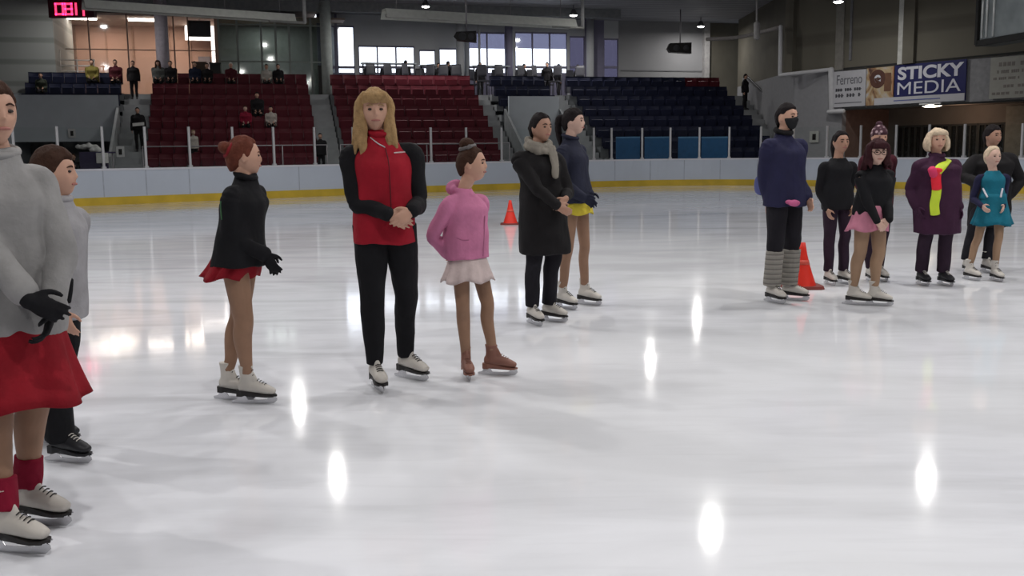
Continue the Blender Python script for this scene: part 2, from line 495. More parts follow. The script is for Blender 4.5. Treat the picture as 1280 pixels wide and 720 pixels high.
# ---- blue panels right behind the glass
M_bp = mat('panel_blue', (0.02, 0.10, 0.24), 0.5, 0.1); M_bpt = mat('panel_blue_top', (0.10, 0.24, 0.42), 0.5, 0.1)
for u0, u1, w_ in ((770, 800, 'leftmost of the four'), (806, 837, 'second from the left of four'), (848, 873, 'third from the left of four'), (877, 910, 'rightmost of the four')):
    Yp = 41.2
    p0 = px(u0, 171, Yp); p1 = px(u1, 171, Yp); zt = p0.z
    root = V(((p0.x + p1.x) / 2, Yp, -0.06))
    e = empty('barrier_panel', root, f'blue barrier panel behind the rink glass, {w_}', 'panel', None)
    m_ = MB(); m_.abox(p0.x, p1.x, Yp, Yp + 0.06, -0.06, zt - 0.06); link('panel_board', m_.mesh('p'), M_bp, e, root, False)
    m_ = MB(); m_.abox(p0.x, p1.x, Yp - 0.02, Yp + 0.08, zt - 0.06, zt); link('top_rail', m_.mesh('p'), M_bpt, e, root, False)

# ---- back wall of the stands with windows, at depth TB
TB = TOPT + 4.6
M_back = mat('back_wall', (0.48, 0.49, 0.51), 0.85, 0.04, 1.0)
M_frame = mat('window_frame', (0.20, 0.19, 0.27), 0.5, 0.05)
M_frameG = mat('window_frame_green', (0.30, 0.33, 0.31), 0.5, 0.05)
M_pane = glassmat('pane', (0.95, 0.97, 1.0), 0.05)
zf = zr(7)
def wallp(name, u0, u1, zA, zB, t, mt, th=0.2):
    m_ = MB(); sbox(m_, su(u0, t, 60), su(u1, t, 60), t, t + th, zA, zB)
    return struct(name, m_, mt)
# openings in the back wall: (u0,u1,v_top,v_bottom or None)
ops = [(413, 419, 32, 92), (422, 443, 32, 92), (448, 518, 57, 92), (524, 544, 62, 92), (549, 571, 60, 92), (586, 632, 40, 92), (644, 709, 40, 92), (712, 731, 45, 96), (755, 773, 48, 98)]
edges = [395]
wi = 0
prev = 397
for (u0, u1, vt, vb) in ops:
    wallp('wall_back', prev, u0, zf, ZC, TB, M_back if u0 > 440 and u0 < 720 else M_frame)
    s0, s1 = su(u0, TB, 60), su(u1, TB, 60)
    zt = st((u0 + u1) / 2, vt, TB)[1]
    m_ = MB(); sbox(m_, s0, s1, TB, TB + 0.2, zt, ZC); struct('wall_back', m_, M_back)
    zlo = st((u0 + u1) / 2, vb, TB)[1]
    m_ = MB(); sbox(m_, s0, s1, TB, TB + 0.2, zf, zlo); struct('wall_sill', m_, M_frame)
    prev = u1
    wi += 1
    w = bpy.data.objects.new(f'window_{wi}', None); COL.objects.link(w); w['kind'] = 'structure'; w.location = SP((s0 + s1) / 2, TB, zf)
    root = w.location.copy()
    m_ = MB(); fwid = 0.07
    zs = st((u0 + u1) / 2, 84, TB)[1]
    sbox(m_, s0, s1, TB + 0.02, TB + 0.12, zs - 0.06, zs + 0.06); sbox(m_, s0, s1, TB + 0.02, TB + 0.12, zt - 0.08, zt)
    sbox(m_, s0, s1, TB + 0.02, TB + 0.12, zlo, zlo + 0.05)
    nm_ = max(1, round((u1 - u0) / 22))
    for i in range(nm_ + 1):
        sc = s0 + (s1 - s0) * i / nm_
        sbox(m_, max(s0, sc - fwid / 2), min(s1, sc + fwid / 2), TB + 0.02, TB + 0.12, zlo, zt)
    link('window_frame', m_.mesh('f'), M_frame, w, root, False)
    m_ = MB(); sbox(m_, s0, s1, TB + 0.13, TB + 0.14, zlo, zt)
    link('pane', m_.mesh('f'), M_pane if u0 < 710 else glassmat('pane_tinted', (0.20, 0.195, 0.25), 0.08), w, root, False)
    if u0 in (586, 644):
        zb = st(u0, 60, TB)[1]
        m_ = MB(); sbox(m_, s0, s1, TB + 0.16, TB + 0.18, zb, zt)
        link('roller_blind', m_.mesh('f'), glassmat('blind_scrim', (0.30, 0.30, 0.36), 0.02, 0.5), w, root, False)
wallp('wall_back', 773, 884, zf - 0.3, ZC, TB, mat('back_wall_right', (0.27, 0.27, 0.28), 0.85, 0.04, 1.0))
m_ = MB(); s0, z0_ = st(776, 88, TB - 0.02); s1, _ = st(880, 88, TB - 0.02); sbox(m_, s0, s1, TB - 0.03, TB, z0_ - 0.03, z0_ + 0.03)
struct('trim_1', m_, mat('trim_dark', (0.16, 0.16, 0.17)))
# pale corner post at right end of the back wall
m_ = MB(); s0 = su(880, TB - 0.2, 60); sbox(m_, s0, s0 + 0.3, TB - 0.3, TB + 0.1, zf, ZC); struct('wall_corner_post', m_, mat('corner_pale', (0.36, 0.35, 0.35)))
# header band under the ceiling
m_ = MB(); sbox(m_, su(60, TOPT + .6, 40), su(776, TOPT + .6, 40), TOPT + 0.6, TOPT + 0.9, ZC - 0.42, ZC); struct('trim_2', m_, mat('header_grey', (0.24, 0.25, 0.26)))
# columns
for u, w_, mt_, lb in ((203, 0.55, mat('col_grey', (0.50, 0.46, 0.52)), None), (409, 0.5, mat('col_pale', (0.48, 0.52, 0.50)), None), (577, 0.42, MC['back_wall'], None), (638, 0.4, MC['window_frame'], None), (740, 0.4, MC['back_wall'], None), (601, 0.12, MC['back_wall'], None)):
    tt = TOPT + 0.3 if u in (203, 409) else TOPT + 3.6
    s0 = su(u, tt, 70)
    m_ = MB(); m_.tube([SP(s0, tt + 0.3, zf), SP(s0, tt + 0.3, ZC)], [w_ / 2, w_ / 2], 20, 1, dome=False)
    struct('wall_column', m_, mt_, smooth=True)

# ---- glazed rooms on the left of the concourse
def room(u0, u1, t0, t1, backmat, sidemat, dark=False):
    s0, s1 = su(u0, t0, 60), su(u1, t0, 60)
    m_ = MB()
    sbox(m_, s0 - 3, s1, t1, t1 + 0.15, zf, ZC); struct('wall_lounge_back', m_, backmat)
    return s0, s1
TG = TOPT + 3.2
M_warm = mat('lounge_wall', (0.50, 0.33, 0.26), 0.8, 0.05, 1.0)
s0, s1 = room(66, 270, TG, TG + 4.2, M_warm, M_warm)
m_ = MB(); sbox(m_, s1, s1 + 0.12, TG, TG + 4.2, zf, ZC); struct('wall_lounge_side', m_, M_warm)
m_ = MB(); sbox(m_, s0 - 3, s1 + 6, TG + 0.1, TG + 4.3, ZC - 0.45, ZC - 0.35); struct('ceiling_lounge', m_, mat('lounge_ceiling', (0.5, 0.4, 0.34)))
# panel joints on the lounge wall
m_ = MB()
for u in (95, 133, 166, 212, 238):
    ss = su(u, TG + 4.15, 60); sbox(m_, ss - 0.04, ss + 0.04, TG + 4.12, TG + 4.2, zf, ZC - 0.45)
struct('trim_3', m_, mat('lounge_joint', (0.38, 0.25, 0.19)))
# dark doorway and cupboards in the lounge
m_ = MB(); a_ = su(247, TG + 4.1, 60); b_ = su(262, TG + 4.1, 60); sbox(m_, a_, b_, TG + 4.08, TG + 4.19, zf, zf + 2.3)
struct('door_1', m_, mat('door_grey', (0.24, 0.22, 0.24)))
# lounge lights
def strip(u0, u1, v, t, label, s=14):
    a, z = st(u0, v, t); b, _ = st(u1, v, t)
    root = SP((a + b) / 2, t, z)
    e = empty('fluorescent_light', root, label, 'ceiling light')
    m2 = MB(); sbox(m2, a, b, t - 0.12, t + 0.12, z + 0.07, z + 0.14); link('housing', m2.mesh('h'), mat('white_metal', (0.7, 0.7, 0.7)), e, root, False)
    m2 = MB(); sbox(m2, a + 0.02, b - 0.02, t - 0.1, t + 0.1, z - 0.05, z + 0.07); link('tube_diffuser', m2.mesh('h'), emis('tube_light', (1.0, 0.86, 0.72), s), e, root, False)
    m2 = MB()
    for q in (a + 0.2, b - 0.2): m2.tube([SP(q, t, z + 0.13), SP(q, t, ZC - 0.45)], [0.008, 0.008], 6, 1)
    link('hanger', m2.mesh('h'), MC['rail_grey'], e, root)
strip(81, 121, 22.5, TG + 1.2, 'bright fluorescent strip light on the lounge ceiling below the red clock')
strip(160, 197, 24.5, TG + 1.2, 'bright fluorescent strip light on the lounge ceiling near the round column')
for q in (0.25, 0.75):
    ld = bpy.data.lights.new('lounge_lamp', 'AREA'); ld.energy = 75; ld.color = (1, 0.80, 0.62); ld.size = 1.6
    lo = bpy.data.objects.new('lounge_lamp', ld); COL.objects.link(lo); lo.location = SP(s0 + (s1 - s0) * q, TG + 2.2, ZC - 0.5)
    tag(lo, kind='structure')
# lounge glazing mullions
mw = MB()
for u in (70, 112, 160, 218, 236, 270): 
    ss = su(u, TG, 60); sbox(mw, ss - 0.03, ss + 0.03, TG, TG + 0.08, zf, ZC - 0.4)
zb_ = st(150, 62, TG)[1]; sbox(mw, s0, s1, TG + 0.01, TG + 0.07, zb_ - 0.02, zb_ + 0.02)
wo = bpy.data.objects.new('window_20', None); COL.objects.link(wo); wo['kind'] = 'structure'
link('window_frame', mw.mesh('f'), mat('brown_frame', (0.24, 0.17, 0.15)), wo, None, False)
m_ = MB(); sbox(m_, s0, s1, TG + 0.04, TG + 0.05, zf, ZC - 0.4); link('pane', m_.mesh('p'), M_pane, wo, None, False)
# television hung in the lounge, lit hatch behind it
a_, za = st(236, 46, TG + 0.9); b_, zb2 = st(263, 26, TG + 0.9)
root = SP((a_ + b_) / 2, TG + 0.9, za)
e = empty('television', root, 'black television screen hanging in the lounge window', 'television')
m_ = MB(); sbox(m_, a_, b_, TG + 0.86, TG + 0.94, za, zb2); link('casing', m_.mesh('t'), mat('black_plastic', (0.012, 0.01, 0.01), 0.4), e, root, False)
m_ = MB(); sbox(m_, a_ + 0.05, b_ - 0.05, TG + 0.845, TG + 0.86, za + 0.05, zb2 - 0.05); link('screen', m_.mesh('t'), mat('screen_black', (0.008, 0.006, 0.006), 0.15), e, root, False)
m_ = MB(); m_.tube([SP((a_ + b_) / 2, TG + 0.9, zb2), SP((a_ + b_) / 2, TG + 0.9, ZC - 0.45)], [0.03, 0.03], 8, 1); link('ceiling_pole', m_.mesh('t'), MC['rail_grey'], e, root)
def lightbox(name, u0, u1, v0, v1, t, label, col, s_):
    a, z1_ = st(u0, v0, t); b, z0_ = st(u1, v1, t)
    r = SP((a + b) / 2, t, z0_); e = empty(name, r, label, 'lit panel')
    m2 = MB(); sbox(m2, a, b, t, t + 0.05, z0_, z1_); link('diffuser', m2.mesh('d'), emis(name + '_em', col, s_), e, r, False)
    m2 = MB(); sbox(m2, a - 0.04, b + 0.04, t + 0.04, t + 0.12, z0_ - 0.04, z1_ + 0.04); link('housing', m2.mesh('d'), MC['white_metal'], e, r, False)
lightbox('lit_menu_board', 231, 264, 27.5, 50, TG + 3.4, 'white lit board behind the hanging television', (1, 0.9, 0.8), 3.2)
lightbox('lit_column_strip', 263, 269, 24, 78, TG + 3.3, 'tall bright strip right of the television', (1, 0.88, 0.8), 3.0)
# green-grey dim room
s2, s3 = su(270, TG, 60), su(402, TG, 60)
m_ = MB(); sbox(m_, s2 + 0.12, s3 + 1.0, TG + 3.0, TG + 3.1, zf, ZC); struct('wall_green_room', m_, mat('green_grey', (0.27, 0.29, 0.28), 0.7, 0.1))
m_ = MB(); sbox(m_, s3 + 0.3, s3 + 0.45, TG, TG + 3.0, zf, ZC); struct('wall_green_side', m_, MC['green_grey'])
mw = MB()
for u in (274, 297, 327, 345, 362, 389):
    ss = su(u, TG, 60); sbox(mw, ss - 0.05, ss + 0.05, TG, TG + 0.08, zf, ZC - 0.4)
for v_ in (77, 31):
    zz = st(330, v_, TG)[1]; sbox(mw, s2, s3, TG + 0.01, TG + 0.07, zz - 0.03, zz + 0.03)
wo = bpy.data.objects.new('window_21', None); COL.objects.link(wo); wo['kind'] = 'structure'
link('window_frame', mw.mesh('f'), M_frameG, wo, None, False)
m_ = MB(); sbox(m_, s2, s3, TG + 0.04, TG + 0.05, zf, ZC - 0.4); link('pane', m_.mesh('p'), glassmat('pane_green', (0.84, 0.88, 0.86), 0.06), wo, None, False)

# ---- siding wall on the far left, above the seats
M_side = stripes('siding', (0.26, 0.27, 0.26), (0.18, 0.19, 0.18), 0.35, 'Z', 0.7, 0.1)
m_ = MB(); sbox(m_, SL - 8, su(68, TOPT + 0.35, 60), TOPT + 0.35, TOPT + 5.6, 3.7, ZC); struct('wall_left', m_, M_side)
m_ = MB(); sbox(m_, SL - 8, su(14, 4.0, 120), 3.9, TOPT + 0.3, 0, 3.85); struct('wall_left_lower', m_, M_wallg)

# ---- ceiling
M_deck = stripes('deck', (0.30, 0.30, 0.325), (0.20, 0.20, 0.22), 0.5, 'Y', 0.6, 0.6)
def vtx(s, t): p = SP(s, t, ZC); return p
sW = su(397, TB, 60)
m_ = MB(); m_.prism([V((-32, -10, ZC)), V((30, -10, ZC)), V((30, 54, ZC)), vtx(18, TB + 0.2), vtx(sW, TB + 0.2), vtx(sW, TG + 4.4), vtx(-26, TG + 4.4), V((-32, 30, ZC))], Z1 * 0.3); struct('ceiling', m_, M_deck)
# ---- right wall (brown above, grey below)
M_brown = mat('wall_brown', (0.125, 0.115, 0.092), 0.85, 0.10, 1.2, 0.1, 8)
M_brownl = stripes('wall_brown_panels', (0.135, 0.125, 0.10), (0.10, 0.092, 0.075), 0.16, 'Z', 0.85, 0.5)
pC0 = V((12.2, 54.5, 0)); pC1 = V((12.2, 43.7, 0)); pC2 = V((13.2, 42.2, 0)); pC3 = V((21.5, 29.3, 0))
def wseg(name, a, b, z0, z1, th, mt):
    t = (b - a).normalized(); nn = V((-t.y, t.x, 0))
    m_ = MB(); m_.box((a + b) / 2 + nn * th / 2 + Z1 * (z0 + z1) / 2, b - a, nn * th, Z1 * (z1 - z0)); return struct(name, m_, mt)
sA = wseg
wseg('wall_right', pC0, pC1, 4.7, ZC, 0.3, M_brown); wseg('wall_right_lower', pC0, pC1, -0.05, 4.7, 0.3, mat('wall_pale_grey', (0.26, 0.26, 0.275), 0.8, 0.05))
wseg('wall_right', pC1, pC3 + (pC3 - pC2) * 0.7, 4.55, ZC, 0.3, M_brownl)
m_ = MB(); sbox(m_, su(884, TB, 60), su(884, TB, 60) + 3, TB, TB + 0.2, zf - 0.3, ZC); struct('wall_back_dark', m_, M_brown)
# lower right: wall set back below the banner fascia
BT = (pC3 - pC2).normalized(); BNn = V((-BT.y, BT.x, 0))   # BNn points away from the ice
def BP(s, t, z): return pC2 + BT * s + BNn * t + Z1 * z
def bs(u, v, t=0.0):
    p = onplane(u, v, pC2 + BNn * t, BNn); return (p - pC2).dot(BT), p.z
def bbox(mb, s0, s1, t0, t1, z0, z1):
    mb.hexa([BP(s0, t0, z0), BP(s1, t0, z0), BP(s1, t1, z0), BP(s0, t1, z0), BP(s0, t0, z1), BP(s1, t0, z1), BP(s1, t1, z1), BP(s0, t1, z1)])
LB = 26
s_g = bs(1052, 160, 0)[0]
m_ = MB(); bbox(m_, -1.8, s_g, 0.0, 0.25, -0.05, 4.55); struct('wall_right_pier', m_, MC['wall_pale_grey'])
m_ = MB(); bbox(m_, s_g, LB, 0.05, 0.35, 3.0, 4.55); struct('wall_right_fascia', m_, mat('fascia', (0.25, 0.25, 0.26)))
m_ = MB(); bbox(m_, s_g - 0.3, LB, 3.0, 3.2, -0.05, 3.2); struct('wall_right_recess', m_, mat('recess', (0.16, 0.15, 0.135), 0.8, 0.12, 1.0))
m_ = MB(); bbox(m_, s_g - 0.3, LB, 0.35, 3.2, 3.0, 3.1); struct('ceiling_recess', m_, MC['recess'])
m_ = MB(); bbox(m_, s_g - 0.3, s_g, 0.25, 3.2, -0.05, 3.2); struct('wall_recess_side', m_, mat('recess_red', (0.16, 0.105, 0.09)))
m_ = MB(); bbox(m_, s_g, LB, -0.02, 0.05, 2.93, 3.0); struct('trim_4', m_, mat('trim_black', (0.02, 0.02, 0.02)))
m_ = MB(); bbox(m_, s_g - 0.2, LB, -0.03, 0.0, 4.56, 4.63); struct('trim_5', m_, MC['trim_black'])
# dark windows with mullions in the recess wall
wn = 30
zt_ = bs(1150, 157, 2.95)[1]
for (u0, u1) in ((1122, 1152), (1153, 1186), (1188, 1222), (1224, 1256)):
    a, _ = bs(u0, 170, 2.95); b, _ = bs(u1, 170, 2.95)
    r = BP((a + b) / 2, 2.95, 0.9)
    w = bpy.data.objects.new(f'window_{wn}', None); COL.objects.link(w); w['kind'] = 'structure'; w.location = r; wn += 1
    m_ = MB(); bbox(m_, a, b, 2.97, 2.99, 0.9, zt_); link('pane', m_.mesh('p'), mat('dark_pane', (0.015, 0.018, 0.018), 0.15, spec=0.6), w, r, False)
    m_ = MB()
    nmul = 4
    for i in range(nmul + 1):
        q = a + (b - a) * i / nmul; bbox(m_, q - 0.03, q + 0.03, 2.9, 2.97, 0.9, zt_)
    bbox(m_, a, b, 2.9, 2.97, zt_ - 0.06, zt_ + 0.02)
    link('window_frame', m_.mesh('p'), mat('frame_dim', (0.045, 0.05, 0.05)), w, r, False)
# pale recess panel at the far right
a, _ = bs(1258, 150, 2.9); m_ = MB(); bbox(m_, a, LB, 2.85, 2.99, -0.05, 2.9); struct('wall_recess_panel', m_, mat('recess_green', (0.22, 0.22, 0.19)))
# vertical ribs and columns on the brown wall
for u0, u1, mt_, d_ in ((1125, 1131, mat('pipe_pale', (0.50, 0.50, 0.47)), 0.12), (1132, 1146, M_brown, 0.18), (1046, 1056, mat('rib', (0.20, 0.19, 0.17)), 0.08), (986, 996, M_brown, 0.25)):
    a, _ = bs(u0, 50); b, _ = bs(u1, 50)
    m_ = MB(); bbox(m_, a, b, -d_, 0.0, 4.56, ZC); struct('wall_rib', m_, mt_)
a, _ = bs(1064, 30); m_ = MB(); bbox(m_, a, a + 0.1, -0.08, 0, 4.9, 7.6); struct('wall_rib', m_, mat('trim_dark', (0.16, 0.16, 0.17)))

# ---- the rest of the hall, behind and beside the camera
M_hall = mat('hall_wall', (0.22, 0.22, 0.22), 0.85, 0.05, 1.0)
m_ = MB(); m_.abox(-32, 30, -10.3, -10, -0.35, ZC); struct('wall_front', m_, M_hall)
m_ = MB(); m_.abox(-32.3, -32, -10, 62, -0.35, ZC); struct('wall_far_left', m_, M_hall)
m_ = MB(); m_.abox(30, 30.3, -10, 62, -0.35, ZC); struct('wall_far_right', m_, M_hall)

ld = bpy.data.lights.new('back_room_lamp', 'AREA'); ld.energy = 25; ld.color = (0.95, 1, 0.96); ld.size = 1.5  # added fill light, brightens the dim green-grey room
lo = bpy.data.objects.new('back_room_lamp', ld); COL.objects.link(lo); lo.location = SP((s2 + s3) / 2, TG + 1.5, ZC - 0.5); tag(lo, kind='structure')

m_ = MB(); sbox(m_, SL - 3, SR + 6, TOPT + 0.25, TOPT + 0.4, -0.05, zf - 0.31); struct('wall_under_concourse', m_, M_conc)
# ------------------------------------------------------------------ banners on the right wall
def text_mesh(txt, size, bold=0.0, ext=0.004):
    cu = bpy.data.curves.new('txt', 'FONT'); cu.body = txt; cu.size = size; cu.extrude = ext; cu.offset = bold
    cu.align_x = 'LEFT'
    o = bpy.data.objects.new('txt', cu); WORK.collection.objects.link(o)
    me = evaluate(o)
    bpy.data.objects.remove(o); bpy.data.curves.remove(cu)
    return me
def put_text(name, txt, s0, s1, z0, z1, mt, parent, root, bold=0.0, t=-0.07, ext=0.004):
    """text stretched to fill the wall rectangle s0..s1, z0..z1"""
    me = text_mesh(txt, 1.0, bold, ext)
    xs = [v.co.x for v in me.vertices]; ys = [v.co.y for v in me.vertices]
    x0, x1, y0, y1 = min(xs), max(xs), min(ys), max(ys)
    for v in me.vertices:
        p = BP(s0 + (v.co.x - x0) / (x1 - x0) * (s1 - s0), t - v.co.z, z0 + (v.co.y - y0) / (y1 - y0) * (z1 - z0))
        v.co = p - root
    me.materials.clear(); me.materials.append(mt)
    o = bpy.data.objects.new(name, me); COL.objects.link(o); o.parent = parent
    return o
def brect(u0, u1, vt, vb):
    a, zt = bs(u0, vt); b, _ = bs(u1, vt); _, zb = bs(u0, vb)
    return a, b, zb, zt
M_bwhite = mat('banner_white', (0.47, 0.47, 0.50), 0.6, 0.03); M_bblue = mat('banner_blue', (0.018, 0.02, 0.10), 0.5, 0.04)
M_txtw = mat('text_white', (0.62, 0.62, 0.68), 0.5, 0.02); M_txtd = mat('text_dark', (0.06, 0.06, 0.07), 0.6); M_txtg = mat('text_grey', (0.16, 0.16, 0.18), 0.6)
BZ0, BZ1 = 3.03, 4.50
# banner 1: white card with small writing
a0, _ = bs(1041, 110); a1, _ = bs(1083, 110)
r = BP((a0 + a1) / 2, -0.06, BZ0)
e = empty('advertising_banner', r, 'white advertising board with four lines of dark writing, left end of the banner row', 'banner')
m_ = MB(); bbox(m_, a0, a1, -0.06, -0.02, BZ0 + 0.03, BZ1); link('banner_sheet', m_.mesh('b'), M_bwhite, e, r, False)
w_ = a1 - a0
put_text('lettering', 'Ferreno', a0 + 0.15 * w_, a1 - 0.1 * w_, BZ0 + 0.93, BZ0 + 1.32, M_txtg, e, r, 0.0)
for zz, hh, nn_ in ((0.66, 0.12, 11), (0.42, 0.14, 9)):
    for q in range(nn_):
        if q % 4 == 3: continue
        sa_ = a0 + w_ * (0.12 + 0.76 * q / nn_); m_ = MB()
        bbox(m_, sa_, sa_ + w_ * 0.05, -0.064, -0.06, BZ0 + zz, BZ0 + zz + hh); bbox(m_, sa_, sa_ + w_ * 0.076, -0.0645, -0.06, BZ0 + zz + hh * .35, BZ0 + zz + hh * .6)
        link('lettering', m_.mesh('b'), M_txtd, e, r, False)
m_ = MB(); bbox(m_, a0 + 0.1 * w_, a1 - 0.1 * w_, -0.064, -0.06, BZ0 + 0.17, BZ0 + 0.21); link('lettering_rule', m_.mesh('b'), M_txtg, e, r, False)
# banner 2: picture board
def pic_mat():
    mt = mat('banner_picture', (0.4, 0.3, 0.2), 0.6)
    nt = mt.node_tree; b = nt.nodes['Principled BSDF']
    tc = nt.nodes.new('ShaderNodeTexCoord'); n = nt.nodes.new('ShaderNodeTexNoise'); n.inputs['Scale'].default_value = 1.5; n.inputs['Detail'].default_value = 4
    n.inputs['Distortion'].default_value = 1.2
    nt.links.new(tc.outputs['Object'], n.inputs['Vector'])
    r_ = nt.nodes.new('ShaderNodeValToRGB'); e_ = r_.color_ramp.elements
    e_[0].position = 0.36; e_[0].color = (0.10, 0.05, 0.04, 1); e_[1].position = 0.62; e_[1].color = (0.45, 0.43, 0.44, 1)
    q = e_.new(0.45); q.color = (0.32, 0.19, 0.10, 1); q = e_.new(0.53); q.color = (0.46, 0.36, 0.22, 1)
    nt.links.new(n.outputs['Fac'], r_.inputs[0]); nt.links.new(r_.outputs[0], b.inputs['Base Color'])
    return mt
a0b, _ = bs(1084, 110); a1b, _ = bs(1118, 110)
r = BP((a0b + a1b) / 2, -0.06, BZ0)
e = empty('picture_banner', r, 'brown and cream picture board with a pale letter E, between the white and blue banners', 'banner')
m_ = MB(); bbox(m_, a0b, a1b, -0.06, -0.02, BZ0 + 0.03, BZ1 + 0.02); link('banner_sheet', m_.mesh('b'), pic_mat(), e, r, False)
c_ = a0b + (a1b - a0b) * 0.42
m_ = MB(); m_.tube([BP(c_, -0.075, BZ0 + 1.05), BP(c_, -0.06, BZ0 + 1.05)], [0.36, 0.36], 24, 1, dome=False); link('emblem_disc', m_.mesh('b'), mat('emblem_brown', (0.10, 0.045, 0.035)), e, r, False)
put_text('emblem_letter', 'e', c_ - 0.14, c_ + 0.16, BZ0 + 0.9, BZ0 + 1.2, M_txtw, e, r, 0.03, t=-0.085)
m_ = MB(); bbox(m_, a1b - 0.42, a1b - 0.12, -0.075, -0.06, BZ0 + 0.55, BZ0 + 1.25); link('picture_block', m_.mesh('b'), mat('block_brown', (0.16, 0.08, 0.05)), e, r, False)
m_ = MB(); bbox(m_, a1b - 0.06, a1b, -0.075, -0.06, BZ0 + 0.4, BZ1); link('picture_edge', m_.mesh('b'), mat('edge_orange', (0.42, 0.22, 0.12)), e, r, False)
# banner 3: STICKY MEDIA
a0c, a1c = bs(1119, 110)[0], bs(1208, 110)[0]
r = BP((a0c + a1c) / 2, -0.06, BZ0)
e = empty('blue_banner', r, 'dark blue advertising banner reading STICKY MEDIA in big white capitals', 'banner')
m_ = MB(); bbox(m_, a0c, a1c, -0.06, -0.02, BZ0 + 0.03, BZ1 + 0.04); link('banner_sheet', m_.mesh('b'), M_bblue, e, r, False)
w_ = a1c - a0c
m_ = MB(); bbox(m_, a0c - 0.9, a1c - 0.02, -0.068, -0.06, BZ0 + 0.03, BZ0 + 0.30); link('white_footer', m_.mesh('b'), M_bwhite, e, r, False)
m_ = MB(); bbox(m_, a0c + 0.0, a1c - 1.0, -0.072, -0.068, BZ0 + 0.14, BZ0 + 0.18); link('footer_line', m_.mesh('b'), mat('footer_blue', (0.10, 0.12, 0.30)), e, r, False)
put_text('lettering', 'STICKY', a0c + 0.05 * w_, a1c - 0.03 * w_, BZ0 + 0.93, BZ0 + 1.42, M_txtw, e, r, 0.035)
put_text('lettering', 'MEDIA', a0c + 0.05 * w_, a1c - 0.06 * w_, BZ0 + 0.38, BZ0 + 0.84, M_txtw, e, r, 0.0)
# banner 4: cream board at far right
a0d, a1d = bs(1238, 110)[0], bs(1330, 110)[0]
r = BP((a0d + a1d) / 2, -0.06, BZ0)
e = empty('cream_banner', r, 'faded cream banner with faint brown lines of writing, cut by the right edge', 'banner')
m_ = MB(); bbox(m_, a0d, a1d, -0.06, -0.02, BZ0 + 0.03, BZ1); link('banner_sheet', m_.mesh('b'), mat('banner_cream', (0.36, 0.355, 0.32), 0.7, 0.05), e, r, False)
M_faint = mat('faint_print', (0.22, 0.20, 0.185))
w_ = a1d - a0d
for i, (f0, f1, zz, hh) in enumerate(((0.06, 0.9, 1.14, 0.14), (0.1, 0.5, 0.90, 0.11), (0.05, 0.42, 0.68, 0.09), (0.2, 0.9, 0.40, 0.10), (0.04, 0.95, 0.16, 0.09))):
    n_ = 14
    for q in range(n_):
        if (q * 7 + i * 3) % 5 == 0: continue
        m_ = MB(); s_a = a0d + w_ * (f0 + (f1 - f0) * q / n_)
        bbox(m_, s_a, s_a + w_ * (f1 - f0) / n_ * 0.75, -0.065, -0.06, BZ0 + zz, BZ0 + zz + hh)
        link('faded_letter', m_.mesh('b'), M_faint, e, r, False)
# conduit along the wall
M_cond = mat('conduit_pale', (0.52, 0.52, 0.54), 0.5, 0.05)
def wp(u, v, t=-0.12):
    s_, z = bs(u, v, t); return BP(s_, t, z)
e = bpy.data.objects.new('wall_conduit', None)
m_ = MB()
pts = [px(976, 33, 43.4), px(975, 94, 43.4)]
m_.tube(pts, [0.085, 0.085], 10, 1)
m_.tube([px(975, 94, 43.4), px(1038, 87, 42.0)], [0.085, 0.085], 10, 1)
m_.tube([px(1039, 87, 42.0), px(1040, 136, 42.0)], [0.13, 0.13], 10, 1)
m_.tube([px(1036, 140, 41.9), px(1054, 139, 41.2)], [0.10, 0.10], 10, 1)
r = px(975, 94, 43.4)
tag(link('wall_conduit', m_.mesh('c'), M_cond, None, r), 'pale pipe stepping down the brown wall to the left end of the banners', 'pipe')
m_ = MB(); m_.tube([px(884, 49, 49), px(920, 47, 47.5), px(948, 41, 45.5), px(976, 34, 43.5)], [0.09, 0.09, 0.09, 0.09], 10, 3)
tag(link('ceiling_pipe', m_.mesh('c'), mat('pipe_dim', (0.27, 0.25, 0.24)), None, px(884, 49, 49)), 'dim horizontal pipe below the ceiling in front of the brown wall', 'pipe')
m_ = MB(); m_.tube([px(946, -10, 43.5), px(946, 28, 43.5)], [0.04, 0.04], 8, 1); m_.tube([px(946, 30, 43.5), px(946, 47, 43.5)], [0.13, 0.13], 12, 1)
tag(link('hanging_loudspeaker', m_.mesh('c'), MC['corner_pale'], None, px(946, 47, 43.5)), 'small pale cylinder hanging from the ceiling left of the stepped pipe', 'loudspeaker')
# lamp on the recess ceiling under the blue banner
p = px(1165, 132, 38.2)
r = p.copy()
e = empty('bulkhead_lamp', r, 'small bright lamp under the lower edge of the blue banner', 'lamp')
m_ = MB(); m_.ell(p, BT * 0.42, BNn * 0.14, Z1 * 0.07); link('lit_lens', m_.mesh('l'), emis('lamp_warm', (1, 0.85, 0.65), 6), e, r)
m_ = MB(); m_.box(p + Z1 * 0.07, BT * 0.9, BNn * 0.3, Z1 * 0.05); link('mounting_plate', m_.mesh('l'), MC['white_metal'], e, r, False)
ld = bpy.data.lights.new('bulkhead_light', 'POINT'); ld.energy = 30; ld.color = (1, 0.62, 0.42); ld.shadow_soft_size = 0.1
lo = bpy.data.objects.new('bulkhead_light', ld); COL.objects.link(lo); lo.parent = e; lo.location = BNn * 1.3 + V((0, 0, -0.35))
